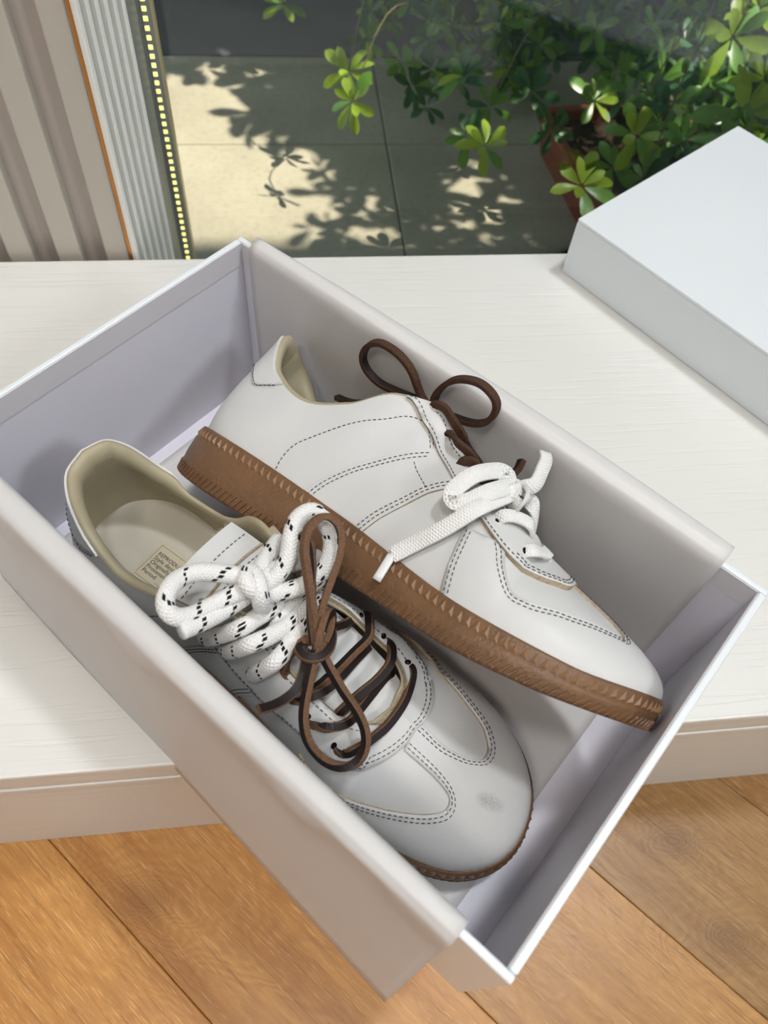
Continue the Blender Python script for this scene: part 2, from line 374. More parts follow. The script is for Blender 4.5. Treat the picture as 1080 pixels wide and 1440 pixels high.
# terracotta planter
pl = empty('planter_trough', 'low reddish terracotta trough on the shaded paving behind the box lid', 'planter', loc=(.42, .70, FZ - .002), rotz=math.radians(7))
bm_ = MB()
def ring(z, hx, hy): return [(-hx, -hy, z), (hx, -hy, z), (hx, hy, z), (-hx, hy, z)]
Vr = ring(0, .082, .105) + ring(.043, .090, .113) + ring(.043, .094, .117) + ring(.058, .094, .117) + ring(.058, .082, .105) + ring(.040, .080, .103)
Fr = [(i * 4 + j, i * 4 + (j + 1) % 4, (i + 1) * 4 + (j + 1) % 4, (i + 1) * 4 + j) for i in range(5) for j in range(4)] + [(3, 2, 1, 0)]
bm_.add(Vr, Fr); bm_.build('trough', [M['terracotta']], pl, bevel=.002)
P = np.array([[(x, y, .044 + .005 * math.sin(x * 90) * math.cos(y * 70)) for y in np.linspace(-.103, .103, 14)] for x in np.linspace(-.080, .080, 12)])
V, F = grid(P); MB().add(V, F, 0, True).build('soil', [M['soil']], pl)

# shrub
def leaf_mesh(name, L, W, mt, curl=.15):
    V = []; F = []
    st = [(0, .08), (.2, .45), (.45, .85), (.7, 1.), (.88, .72), (1., .12)]
    for t, w in st:
        z = curl * L * (t - t * t * 1.4); V += [(t * L, -w * W / 2, z + abs(w) * W * .10), (t * L, 0, z), (t * L, w * W / 2, z + abs(w) * W * .10)]
    for i in range(len(st) - 1):
        a = i * 3; b = a + 3; F += [(a, b, b + 1, a + 1), (a + 1, b + 1, b + 2, a + 2)]
    return mesh(name, V, F, [mt], None, True)
LM = [leaf_mesh('leaf_%d' % i, .031, .0130, M['leaf%d' % i]) for i in range(3)]
shrub = empty('shrub', 'leafy green shrub with drooping rosettes of leaves beyond the glass', 'shrub', loc=(.45, .95, FZ))
SO = Vector(shrub.location)
def whorl_mats(c, s, n, up, rng):
    q = up.to_track_quat('Z', 'Y'); out = []
    ph = rng.random() * 6.28
    for k in range(n):
        lay = 0 if k < n * .6 else 1
        az = ph + k * 2.399 + rng.uniform(-.2, .2); el = math.radians(rng.uniform(-15, 15) if lay == 0 else rng.uniform(25, 50)); sc = s * rng.uniform(.8, 1.1) * (1 if lay == 0 else .75)
        R = q.to_matrix().to_4x4() @ Matrix.Rotation(az, 4, 'Z') @ Matrix.Rotation(-el, 4, 'Y') @ Matrix.Rotation(rng.uniform(-.4, .4), 4, 'X')
        out.append(Matrix.Translation(c) @ R @ Matrix.Diagonal((sc, sc, sc, 1)) @ Matrix.Translation((.003, 0, 0)))
    return out
LACES={"N_rope_loopL":[[130.3,-5.8,113.5],[126.1,-9.1,115.6],[120.1,-13.7,118.4],[112.5,-20.3,121.0],[108.1,-26.6,120.9],[109.0,-35.0,123.8],[113.2,-41.6,122.9],[118.4,-41.5,119.3],[121.9,-34.9,115.4],[123.7,-26.3,112.3],[128.0,-15.7,112.4],[131.9,-7.7,112.8]],"N_rope_tail":[[130.9,-5.1,107.7],[129.5,-14.1,107.3],[127.1,-26.6,109.5],[124.9,-37.6,113.9],[123.2,-43.8,116.9]],"N_rope_loopR":[[134.3,-6.0,110.5],[136.3,2.9,112.9],[135.3,10.8,116.7],[131.8,17.2,120.6],[128.9,23.7,122.0],[129.1,30.1,121.9],[131.8,34.3,120.6],[137.6,33.8,117.8],[144.5,30.3,113.4],[148.3,23.5,110.4],[149.4,16.7,108.8],[147.4,8.2,107.5],[143.0,0.9,107.4],[137.2,-6.7,108.0]],"N_rope_knot":[[136.7,-5.9,100.5],[138.1,-11.4,105.4],[138.1,-11.5,114.2],[135.2,-9.2,117.8],[130.5,-6.1,116.8],[127.3,-5.7,117.2],[128.2,-9.3,119.0],[131.3,-11.8,119.7],[134.5,-12.1,118.2],[135.3,-9.7,113.4],[134.5,-4.5,108.2]],"N_rope_x1":[[124.9,-22.9,69.4],[128.6,-28.1,72.1],[142.6,-26.3,96.5],[146.3,-18.6,95.9],[149.1,-9.2,94.5],[150.0,-1.7,94.1],[150.6,5.2,91.6],[150.9,13.3,87.0]],"N_rope_x2":[[143.2,-23.2,62.2],[144.7,-28.5,68.7],[154.8,-24.7,90.7],[155.2,-16.8,91.6],[154.0,-6.7,92.2],[152.3,1.5,91.9],[151.4,9.5,87.9]],"N_rope_x3":[[112.4,-25.5,70.3],[117.0,-29.3,73.0],[134.6,-24.8,99.3],[137.4,-16.0,99.0],[139.7,-6.1,97.9],[139.6,-0.6,96.9]],"N_rope_x4":[[145.5,-17.3,87.4],[146.0,-13.7,90.5],[143.5,-2.5,93.9],[143.5,4.8,96.1],[144.8,12.6,95.5],[145.0,19.7,92.1]],"N_rope_x5":[[129.1,-3.0,111.9],[125.7,5.4,109.1],[123.2,14.2,105.9],[121.5,19.6,103.3]],"N_rope_x6":[[132.4,-3.5,112.5],[132.5,7.6,106.9],[137.2,19.0,102.5],[139.1,26.1,97.1]],"N_br_down":[[166.8,-7.9,100.4],[169.2,-13.0,99.3],[171.2,-17.9,97.2],[174.0,-23.9,94.8],[177.3,-30.6,92.1],[181.1,-36.3,89.1],[186.3,-40.6,84.4],[191.8,-42.0,79.6],[198.1,-41.6,75.4],[203.7,-38.8,72.7],[207.5,-33.9,70.9],[207.9,-28.0,71.8],[205.3,-22.6,74.2],[200.5,-18.9,77.6],[194.1,-16.7,81.8],[187.1,-15.4,86.3],[179.5,-13.4,92.1],[173.7,-11.6,96.0],[168.7,-8.8,98.4]],"N_br_up":[[169.0,-11.2,97.2],[164.4,-6.8,102.7],[158.2,-1.0,110.1],[148.3,7.9,119.3],[141.7,14.1,124.7],[137.9,21.8,127.6],[138.7,30.2,128.3],[143.7,33.1,126.0],[148.9,31.1,122.4],[154.0,23.8,118.8],[157.1,13.3,114.0],[160.1,3.6,108.1],[163.8,-3.6,103.0],[168.9,-7.5,97.2]],"N_br_tailup":[[134.2,18.7,121.6],[136.5,20.9,120.6],[139.7,19.9,119.0],[145.2,14.5,115.3],[151.8,6.0,108.7],[158.5,-2.4,102.2],[164.9,-9.0,95.8]],"N_br_knot":[[160.9,-10.7,93.3],[161.7,-15.4,98.5],[166.3,-17.2,100.7],[169.7,-16.1,101.2],[172.0,-12.5,100.1],[172.2,-6.6,97.9],[169.2,-0.7,96.0],[165.8,2.7,95.4]],"N_br_short":[[168.4,-11.4,97.5],[167.2,-8.4,103.6],[165.4,-3.1,106.7],[163.3,3.7,105.5],[163.9,6.0,100.7],[167.7,0.1,98.9],[169.3,-5.6,98.1]],"N_br_tail":[[165.5,-11.3,95.5],[166.0,-15.7,94.1],[168.7,-21.4,91.7],[170.4,-28.5,90.9],[169.7,-34.9,92.4],[168.9,-39.3,95.0],[168.1,-43.1,98.7],[166.5,-47.2,102.8]],"N_br_left":[[162.4,-7.0,94.8],[160.6,-8.9,94.6],[158.1,-14.5,92.4],[157.5,-19.3,88.3],[158.1,-21.8,81.3],[160.4,-22.0,74.7]],"N_br_r1":[[192.1,-27.7,57.7],[195.1,-30.4,59.0],[199.2,-30.4,58.6],[202.9,-27.9,65.3],[204.7,-24.3,65.6],[206.3,-18.3,64.8],[208.2,-8.7,63.9],[208.0,3.9,64.0],[205.1,14.3,63.2],[201.5,20.5,64.3],[195.8,20.5,62.0]],"N_br_r2":[[175.4,-25.2,64.2],[178.9,-29.5,63.6],[187.0,-29.4,71.9],[191.8,-24.5,70.6],[193.9,-17.9,67.4],[193.5,-10.3,65.4],[193.3,-0.4,63.3],[193.2,9.8,61.1],[193.9,15.2,57.5]],"N_br_r2b":[[179.4,21.6,66.2],[186.3,22.9,67.9],[191.3,17.1,70.9],[193.0,11.5,71.2],[192.3,2.9,70.5],[189.8,-8.0,70.5],[187.5,-17.5,67.2],[186.3,-20.0,63.3]],"N_br_r3":[[164.5,-24.1,68.4],[167.9,-27.8,69.3],[174.3,-24.3,78.0],[177.6,-16.5,76.4],[178.8,-7.6,74.7],[178.6,4.4,71.4],[178.6,15.8,67.0]],"N_br_r3b":[[165.7,22.2,71.5],[169.6,27.0,71.4],[175.8,19.8,78.4],[178.4,15.1,78.2],[177.5,5.5,78.6],[176.4,-4.6,78.1],[174.0,-16.1,75.9],[171.6,-18.9,71.5]],"N_br_r4":[[162.0,4.5,83.9],[162.8,8.4,81.3],[164.8,14.2,77.0],[165.1,20.8,72.4]],"N_tongue_top":[[105.9,4.9,125.3],[107.3,-34.3,124.6]],"F_br_l1":[[114.3,-7.9,101.0],[108.9,-11.2,104.3],[103.3,-22.2,110.9],[94.3,-27.6,114.4],[82.4,-28.1,115.3],[73.3,-22.5,112.5],[68.7,-13.7,107.8],[71.2,-7.0,103.8],[79.7,-3.1,101.2],[91.5,-3.8,100.9],[105.6,-7.1,101.0]],"F_br_l2":[[118.3,-10.0,102.0],[121.0,-17.2,107.2],[128.5,-26.9,112.3],[137.7,-32.8,115.2],[148.2,-35.0,115.9],[156.1,-31.3,113.4],[157.3,-24.9,109.7],[153.6,-17.8,104.7],[146.4,-13.8,101.6],[136.1,-12.5,100.2],[126.2,-12.8,99.8]],"F_br_t1":[[46.9,19.1,86.6],[56.8,15.9,86.8],[66.2,10.8,88.1],[84.3,-2.3,92.4]],"F_br_e1":[[123.7,-19.0,98.5],[127.3,-24.1,99.7],[132.7,-24.3,99.8],[140.3,-23.0,95.7],[144.8,-16.0,93.0],[144.5,-7.0,90.6]],"F_br_e2":[[137.5,-17.2,87.9],[141.6,-21.5,90.0],[149.9,-28.0,86.3],[155.8,-25.0,85.3],[158.5,-17.0,83.6],[158.4,-8.0,81.1]],"F_br_e3":[[154.5,-21.2,76.2],[156.5,-25.6,80.3],[162.9,-25.0,81.7],[170.3,-26.0,75.5],[172.7,-18.0,76.3],[173.8,-9.0,77.8]],"F_br_t2":[[139.8,-7.0,94.7],[147.5,-9.0,89.6],[156.8,-12.0,85.2],[164.7,-14.0,81.5],[171.7,-14.0,80.9],[176.0,-13.0,85.0],[178.0,-12.0,90.3],[177.0,-11.0,95.8]],"F_wh_tail":[[191.5,-24.0,79.0],[190.0,-28.0,74.0],[187.9,-22.8,79.3],[182.0,-42.7,62.1],[173.6,-46.1,45.4],[164.0,-44.7,32.2],[157.7,-45.2,22.7]],"F_wh_aglet":[[157.7,-45.2,22.7],[158.7,-48.0,9.3]],"F_wh_loop":[[189.9,-25.0,79.5],[184.2,-29.0,77.7],[177.3,-24.1,84.7],[170.9,-37.5,76.1],[167.8,-42.9,66.5],[167.7,-44.6,60.5],[170.9,-44.7,58.1],[175.9,-43.1,61.7],[181.3,-37.8,71.6],[185.9,-23.0,81.1],[190.7,-25.0,76.8]],"F_wh_up":[[185.5,-16.0,77.8],[184.1,-19.0,80.1],[186.6,-22.0,82.5],[191.2,-22.0,84.1],[192.1,-20.0,87.8],[190.8,-18.0,94.0],[189.1,-16.0,101.0],[186.3,-15.0,103.5]],"F_wh_back":[[188.3,-18.0,77.9],[191.1,-14.0,79.6],[194.9,-10.0,77.1],[197.9,-6.0,71.7],[199.4,-3.0,65.1],[198.9,0.0,60.7]],"F_wh_e4":[[187.8,-30.2,59.4],[190.7,-33.4,64.7],[196.2,-28.7,67.7],[202.3,-24.5,67.5],[202.7,-14.0,61.0],[203.7,-6.0,58.8]],"F_wh_e5":[[204.0,-29.3,53.4],[209.8,-28.5,57.8],[212.2,-16.3,60.1],[211.2,-12.0,62.7],[213.5,-10.0,55.6],[213.7,-4.0,54.5]],"F_wh_knot":[[186.3,-22.0,72.2],[191.3,-28.0,71.7],[194.7,-30.0,74.0],[194.9,-29.0,78.6],[190.4,-24.0,81.5],[185.8,-20.0,80.3],[184.3,-19.0,77.1]]}
WHORLS=[[0.005,0.998,-0.1,1.0,0],[0.074,0.788,-0.07,1.0,0],[0.072,0.711,-0.06,0.95,0],[0.2,0.615,-0.05,0.9,0],[0.22,0.984,-0.1,0.8,1],[0.315,1.01,-0.1,0.9,0],[0.146,0.862,-0.1,0.8,1],[0.188,0.937,-0.11,0.8,1],[0.222,0.853,-0.1,0.8,1],[0.237,0.752,-0.09,0.85,1],[0.287,0.768,-0.08,1,2],[0.332,0.91,-0.1,0.9,1],[0.329,0.681,-0.04,1.0,0],[0.274,0.522,-0.03,1.0,0],[0.351,0.601,-0.03,1.1,0],[0.441,0.9,-0.09,0.9,1],[0.383,0.968,-0.1,0.8,1],[0.426,0.741,-0.05,1,1],[0.431,0.688,-0.05,1,1],[0.418,0.627,-0.05,0.9,1],[0.48,0.723,-0.05,0.9,1],[0.487,0.736,0.0,1.5,0],[0.54,0.799,0.0,1.2,0],[0.431,0.559,0.02,1.4,0],[0.471,0.62,0.02,1.1,0],[0.509,0.838,-0.06,0.9,1],[0.516,0.961,-0.09,0.9,1],[0.282,0.935,-0.11,0.8,2],[0.294,0.692,-0.08,0.9,2],[0.334,0.595,-0.06,0.9,1],[0.393,0.794,-0.07,0.9,1],[0.168,0.785,-0.11,0.7,2],[0.147,1.0,-0.12,0.7,1],[0.423,0.534,0.0,1.1,1],[0.347,0.548,-0.04,0.9,1],[0.123,1.027,-0.12,0.7,1]]
DARKW=[[0.316,1.104,-0.135],[0.509,0.666,-0.096],[0.329,1.045,-0.129],[0.534,0.6,-0.07],[0.501,0.691,-0.141],[0.453,0.766,-0.132],[0.54,0.709,-0.059],[0.382,0.62,-0.099],[0.359,0.806,-0.134],[0.285,0.717,-0.145],[0.502,0.932,-0.103],[0.236,0.821,-0.087],[0.21,0.995,-0.073],[0.532,1.017,-0.132],[0.407,0.987,-0.06],[0.653,0.759,-0.148],[0.548,0.83,-0.088],[0.617,0.932,-0.106],[0.39,1.172,-0.133],[0.62,0.955,-0.14],[0.735,0.927,-0.144],[0.563,0.857,-0.102],[0.271,0.861,-0.108],[0.603,0.847,-0.125],[0.267,0.888,-0.063],[0.338,0.524,-0.06],[0.435,0.661,-0.101],[0.521,0.58,-0.084],[0.53,0.726,-0.097],[0.413,0.643,-0.058],[0.686,0.965,-0.054],[0.613,1.166,-0.137],[0.658,0.771,-0.133],[0.419,0.695,-0.057],[0.451,0.569,-0.062],[0.409,0.866,-0.147],[0.438,0.789,-0.089],[0.456,1.026,-0.067],[0.316,0.702,-0.127],[0.358,0.638,-0.139],[0.411,0.629,-0.107],[0.501,0.61,-0.062],[0.296,0.603,-0.063],[0.603,1.101,-0.096],[0.39,0.76,-0.142],[0.452,0.742,-0.119],[0.652,0.856,-0.119],[0.549,0.67,-0.106],[0.328,0.786,-0.142],[0.31,0.741,-0.088],[0.355,1.002,-0.148],[0.544,0.598,-0.069],[0.727,1.011,-0.1],[0.343,0.534,-0.053],[0.423,0.631,-0.067],[0.246,0.59,-0.09],[0.603,0.742,-0.127],[0.596,0.801,-0.068],[0.307,0.904,-0.132],[0.4,0.726,-0.114],[0.669,0.81,-0.143],[0.552,0.561,-0.09],[0.362,1.1,-0.128],[0.594,0.664,-0.135],[0.507,0.818,-0.124],[0.502,1.1,-0.147],[0.309,0.914,-0.051],[0.458,0.664,-0.062],[0.482,0.734,-0.078],[0.394,0.74,-0.066],[0.419,0.977,-0.063],[0.638,0.915,-0.108],[0.63,0.964,-0.102],[0.519,0.884,-0.05],[0.453,0.62,-0.112],[0.565,0.697,-0.139],[0.39,0.588,-0.085],[0.578,0.73,-0.087],[0.503,0.886,-0.087],[0.52,0.592,-0.08],[0.459,0.813,-0.115],[0.406,0.819,-0.125],[0.527,0.63,-0.052],[0.534,0.739,-0.066],[0.423,0.702,-0.077],[0.157,0.833,-0.114],[0.584,0.71,-0.12],[0.329,0.762,-0.109],[0.628,0.707,-0.12],[0.459,0.671,-0.106],[0.695,0.952,-0.109],[0.405,0.621,-0.088],[0.765,1.116,-0.141],[0.787,1.067,-0.129],[0.599,0.718,-0.1],[0.699,0.933,-0.066],[0.763,1.138,-0.132],[0.645,1.168,-0.132],[0.296,1.114,-0.117],[0.579,0.668,-0.051],[0.657,0.779,-0.144],[0.539,0.647,-0.066],[0.212,0.97,-0.102],[0.394,0.739,-0.076],[0.569,0.727,-0.135],[0.647,0.888,-0.052],[0.273,1.007,-0.067],[0.492,0.658,-0.146],[0.289,0.748,-0.136],[0.336,0.828,-0.105]]

rng = random.Random(11)
nleaf = 0
extra = []
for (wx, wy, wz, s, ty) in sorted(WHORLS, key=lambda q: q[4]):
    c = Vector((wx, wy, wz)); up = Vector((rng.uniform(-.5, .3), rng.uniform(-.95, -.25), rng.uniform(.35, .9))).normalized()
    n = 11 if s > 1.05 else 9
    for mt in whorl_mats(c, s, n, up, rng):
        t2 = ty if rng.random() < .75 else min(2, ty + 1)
        if wz < -.085 and .28 < wx < .56 and .53 < wy < .87: continue
        if nleaf >= 300: extra.append((Matrix.Translation(-SO) @ mt, t2)); continue
        o = bpy.data.objects.new('leaf', LM[t2]); COL.objects.link(o); o.parent = shrub
        o.matrix_basis = Matrix.Translation(-SO) @ mt; nleaf += 1
    if rng.random() < .45: continue
    # stem rising from the rosette into the shrub
    top = c + Vector((rng.uniform(.02, .08), rng.uniform(.03, .08), rng.uniform(.06, .14)))
    pts = [c.lerp(top, t) + Vector((0, 0, .03 * math.sin(t * 3.1))) - SO for t in np.linspace(0, 1, 6)]
    mb = MB()
    for i in range(5):
        a, b = pts[i], pts[i + 1]; ra = .0009
        d = (b - a).normalized(); e = d.orthogonal().normalized(); g = d.cross(e)
        ring_ = lambda p: [p + (e * math.cos(k * 2.094) + g * math.sin(k * 2.094)) * ra for k in range(3)]
        mb.add(ring_(a) + ring_(b), [(k, (k + 1) % 3, 3 + (k + 1) % 3, 3 + k) for k in range(3)])
    mb.build('stem', [M['bark']], shrub)
# darker foliage further in, and the crown overhead that shades the paving
def leaf_cloud(name, mats_list, mis, parent):
    base = np.array([v.co[:] for v in LM[0].vertices]); fc = [tuple(p.vertices) for p in LM[0].polygons]
    V = []; F = []; MI = []
    for mt, mi in zip(mats_list, mis):
        R = np.array(mt); b = len(V); V.extend((base @ R[:3, :3].T + R[:3, 3]).tolist()); F.extend([tuple(i + b for i in f) for f in fc]); MI.extend([mi] * len(fc))
    me = mesh(name, V, F, [M['leaf0'], M['leaf1'], M['leaf2']], MI, True); return link(name, me, parent)
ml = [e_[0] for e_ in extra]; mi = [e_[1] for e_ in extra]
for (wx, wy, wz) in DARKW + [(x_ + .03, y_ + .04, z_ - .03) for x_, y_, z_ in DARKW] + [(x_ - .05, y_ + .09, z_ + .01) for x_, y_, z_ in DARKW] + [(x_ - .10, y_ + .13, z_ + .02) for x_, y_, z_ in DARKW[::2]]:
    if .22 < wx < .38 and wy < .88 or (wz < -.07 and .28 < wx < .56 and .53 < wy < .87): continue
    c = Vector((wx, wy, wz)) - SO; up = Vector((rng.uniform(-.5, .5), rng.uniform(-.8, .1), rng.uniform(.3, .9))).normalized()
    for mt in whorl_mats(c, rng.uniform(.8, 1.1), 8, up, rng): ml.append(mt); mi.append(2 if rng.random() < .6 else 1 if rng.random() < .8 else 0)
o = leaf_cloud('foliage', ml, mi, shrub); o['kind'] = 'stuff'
bright = [(Vector(w[:3]), 0.06 if w[3] > 1.15 else .036) for w in WHORLS if w[4] == 0]
tree = empty('shade_tree', 'spreading leafy crown above the paving that throws dappled shade', 'tree', loc=(1.3, 1.35, FZ))
TO = Vector(tree.location)
ml = []; mi = []
sd = SUN_DIR
def shade(gx, gy):
    """how much of the paving at (gx, gy) lies in the crown's shade: crown leaves are placed to fill this outline"""
    if gy > 1.0 + .012 * math.sin(gx * 43): return 1
    if .14 < gx < .22 and gy < .655: return rng.random() < .8
    e = float(np.interp(gy, [.55, .605, .65, .70, .76, .80, .84, .87, .93, .98, 1.01], [.0, .03, .0, .035, .0, .015, -.005, -.08, -.045, -.11, -.2])) + .035 + .01 * math.sin(gy * 190) + .008 * math.sin(gy * 330 + 1)
    return 1 if gx > e else 0
for k in range(2600):  # higher leaf layer added unseen to keep sky light off the paving
    gx = rng.uniform(-1.3, 2.2); gy = rng.uniform(.75, 2.2); h = rng.uniform(1.5, 2.3)
    if -.5 < gx < .10 and gy < 1.03 or not (shade(gx, gy) or gx < -.4): continue
    c = Vector((gx, gy, FZ)) + sd * (h / sd.z)
    if any(((c - b) - sd * (c - b).dot(sd)).length < rb + .10 for b, rb in bright): continue
    for mt in whorl_mats(c - TO, rng.uniform(3.2, 4.4), 4, Vector((rng.uniform(-.5, .5), rng.uniform(-.5, .5), 1)).normalized(), rng): ml.append(mt); mi.append(2)
cnt = 0
while cnt < 9000:
    gx = rng.uniform(-.9, 1.6); gy = rng.uniform(.50, 1.75); h = rng.uniform(.50, 1.10)
    if not shade(gx, gy): continue
    if rng.random() < .15 and gy < .80 and gx < .40: continue
    c = Vector((gx, gy, FZ)) + sd * (h / sd.z)
    skip = False
    for b, rb in bright:
        dv = c - b; t = dv.dot(sd)
        if t > 0 and (dv - sd * t).length < rb: skip = True; break
    if skip: continue
    up = Vector((rng.uniform(-.5, .5), rng.uniform(-.5, .5), 1)).normalized()
    for mt in whorl_mats(c - TO, (rng.uniform(1.5, 2.1) if gy > .82 else rng.uniform(1.0, 1.5)), 4, up, rng): ml.append(mt); mi.append(1 if rng.random() < .5 else 2)
    cnt += 1
o = leaf_cloud('crown', ml, mi, tree); o['kind'] = 'stuff'
leafy_sky_block = empty('leafy_sky_block', 'unseen bank of dark evergreen leaves added past the paving to block low sky', 'leafy_sky_block', loc=(.4, 2.4, FZ)); HO = Vector(leafy_sky_block.location)  # leaf bank added out of view to hold low sky light off the paving
ml2 = []; mi2 = []
for k in range(2200):
    c = Vector((rng.uniform(-2.2, 2.8), 2.35 + rng.uniform(0, .12), FZ + rng.uniform(.06, 1.9))) - HO
    for mt in whorl_mats(c, rng.uniform(2.4, 3.4), 4, Vector((rng.uniform(-.5, .5), -1, rng.uniform(0, .8))).normalized(), rng): ml2.append(mt); mi2.append(2)
o = leaf_cloud('leaves', ml2, mi2, leafy_sky_block); o['kind'] = 'stuff'
mb = MB()
def limb(a, b, ra, rb, n=7):
    a, b = Vector(a), Vector(b); d = (b - a).normalized(); e = d.orthogonal().normalized(); g = d.cross(e)
    mb.add([a + (e * math.cos(k * 6.283 / n) + g * math.sin(k * 6.283 / n)) * ra for k in range(n)] + [b + (e * math.cos(k * 6.283 / n) + g * math.sin(k * 6.283 / n)) * rb for k in range(n)],
           [(k, (k + 1) % n, n + (k + 1) % n, n + k) for k in range(n)], 0, True)
limb((.25, .4, 0), (.2, .3, .5), .04, .03); limb((.2, .3, .5), (-.4, 0, .75), .025, .008); limb((.2, .3, .5), (-.1, -.3, .8), .02, .008); limb((.2, .3, .5), (-.9, .1, .8), .015, .006)
mb.build('trunk', [M['bark']], tree)

# ------------------------------------------------------------------ shoe box
BA = -.8101; BC = (.0100, .0766, 0)
BL, BW, BH, BT = .34, .2021, .1203, .0036
box = empty('shoe_box', 'open white shoe box with lavender inside, holding both sneakers', 'box', loc=BC, rotz=BA)
hx, hy = BL / 2, BW / 2
boxo('bottom_panel', (-hx + BT, -hy + BT, .0002), (hx - BT, hy - BT, .0032), M['box_in'], box)
def wall_panel(lo, hi, axis, inner):
    mb = MB().box(lo, hi)
    # inner face lavender
    fi = {('x', 1): 3, ('x', -1): 5, ('y', 1): 4, ('y', -1): 2}[(axis, inner)]
    mb.M = [1 if k == fi else 0 for k in range(6)]
    o = mb.build('side_panel', [M['box_out'], M['box_in']], box, bevel=.0009, seg=2); return o
wall_panel((-hx, hy - BT, 0), (hx, hy, BH), 'y', -1)
wall_panel((-hx, -hy, 0), (hx, -hy + BT, BH), 'y', 1)
wall_panel((-hx, -hy + BT, 0), (-hx + BT, hy - BT, BH), 'x', 1)
wall_panel((hx - BT, -hy + BT, 0), (hx, hy - BT, BH), 'x', -1)
e = .0003; tz = BH - .0155
boxo('turn_in_strip', (-hx + BT, -hy + BT, tz), (-hx + BT + e, hy - BT, BH - .001), M['box_turn'], box)
boxo('turn_in_strip', (hx - BT - e, -hy + BT, tz), (hx - BT, hy - BT, BH - .001), M['box_turn'], box)
boxo('turn_in_strip', (-hx + BT, hy - BT - e, tz), (hx - BT, hy - BT, BH - .001), M['box_turn'], box)
# lid, closed side up, on the right of the ledge
lid = empty('box_lid', 'white shoe box lid lying top up at the right end of the ledge', 'lid', loc=(.2125, .371, 0.0004), rotz=-.9577)
LL, LW, LH, LT = .346, .2085, .0506, .003
boxo('top_panel', (0, 0, LH - LT), (LL, LW, LH), M['box_out'], lid, .0009)
for lo, hi in (((0, 0, 0), (LL, LT, LH - LT)), ((0, LW - LT, 0), (LL, LW, LH - LT)), ((0, LT, 0), (LT, LW - LT, LH - LT)), ((LL - LT, LT, 0), (LL, LW - LT, LH - LT))):
    boxo('side_panel', lo, hi, M['box_out'], lid, .0006)
# tissue paper: hangs outside, over the near rim, across the bottom, up the far wall
tp = []
US = np.linspace(0, 1, 60)
def sheet(uv):
    u = -.158 + .305 * uv
    wob = .0012 * math.sin(u * 70) + .0008 * math.sin(u * 131 + 1)
    vb = -.1125 - .0125 * uv; zb = .007 - .034 * uv
    cr = -.0945 - .003 * uv
    far = .1045 + .0045 * math.sin(uv * 2.2)
    zf = BH + .0025 + .004 * math.sin(max(0, uv) * 3.0) * .6
    pts = [(vb, zb), (vb * .6 + -.1055 * .4, zb * .6 + .1 * .4 * 1), (-.1058 - .001 * uv, .085), (-.1062 + wob, .110), (-.1058, BH + .0012), (-.1035, BH + .0050), (cr - .0040, BH + .0062), (cr + .0008, BH + .0052), (cr + .0030, BH - .001), (cr + .0034, .105), (-.0938 + wob * .6, .07), (-.0955, .025), (-.0945, .0075),
           (-.0925, .0045), (-.0885, .0037), (-.084, .00355), (-.06, .0035), (0, .0035), (.06, .0035), (.084, .00355), (.0885, .0037), (.0925, .0045), (.0943, .0075), (.0957, .03), (.0956 - abs(wob) * .4, .06), (.0954 - abs(wob) * .6, .09), (.0950, .108), (.0953, BH - .002), (.0972, zf - .0005), (.0995, zf + .001), (.1025, zf + .0018), (far, zf), (far + .002, zf - .004)]
    return u, pts
rows = []
for uv in US:
    u, pts = sheet(uv)
    Q = np.array(pts, float); P0 = np.concatenate([2 * Q[:1] - Q[1:2], Q, 2 * Q[-1:] - Q[-2:-1]]); R_ = []
    for i in range(1, len(P0) - 2):
        for t in np.linspace(0, 1, 4, endpoint=False):
            p0, p1, p2, p3 = P0[i - 1:i + 3]
            R_.append(.5 * ((2 * p1) + (-p0 + p2) * t + (2 * p0 - 5 * p1 + 4 * p2 - p3) * t * t + (-p0 + 3 * p1 - 3 * p2 + p3) * t ** 3))
    R_.append(Q[-1]); rows.append([(u, a, b) for a, b in R_])
V, F = grid(np.array(rows))
ts = link('tissue_paper', mesh('tissue_paper', V, F, [M['paper']], None, True), None, BC, (0, 0, BA))
tag(ts, 'white tissue paper lining the shoe box and hanging over its near side', 'paper')
sm = ts.modifiers.new('thick', 'SOLIDIFY'); sm.thickness = .00025; sm.offset = 0

# ------------------------------------------------------------------ sneakers
def pchip(xs, ys, x):
    xs = np.asarray(xs, float); ys = np.asarray(ys, float)
    if ys.ndim == 2: return np.stack([pchip(xs, ys[:, k], x) for k in range(ys.shape[1])], -1)
    h = np.diff(xs); d = np.diff(ys) / h; n = len(xs); mm = np.zeros(n)
    for i in range(1, n - 1):
        if d[i - 1] * d[i] > 0:
            w1 = 2 * h[i] + h[i - 1]; w2 = h[i] + 2 * h[i - 1]; mm[i] = (w1 + w2) / (w1 / d[i - 1] + w2 / d[i])
    mm[0], mm[-1] = d[0], d[-1]
    x = np.clip(np.asarray(x, float), xs[0], xs[-1]); k = np.clip(np.searchsorted(xs, x) - 1, 0, n - 2); t = (x - xs[k]) / h[k]
    return (2*t**3-3*t**2+1)*ys[k]+(t**3-2*t**2+t)*h[k]*mm[k]+(-2*t**3+3*t**2)*ys[k+1]+(t**3-t**2)*h[k]*mm[k+1]
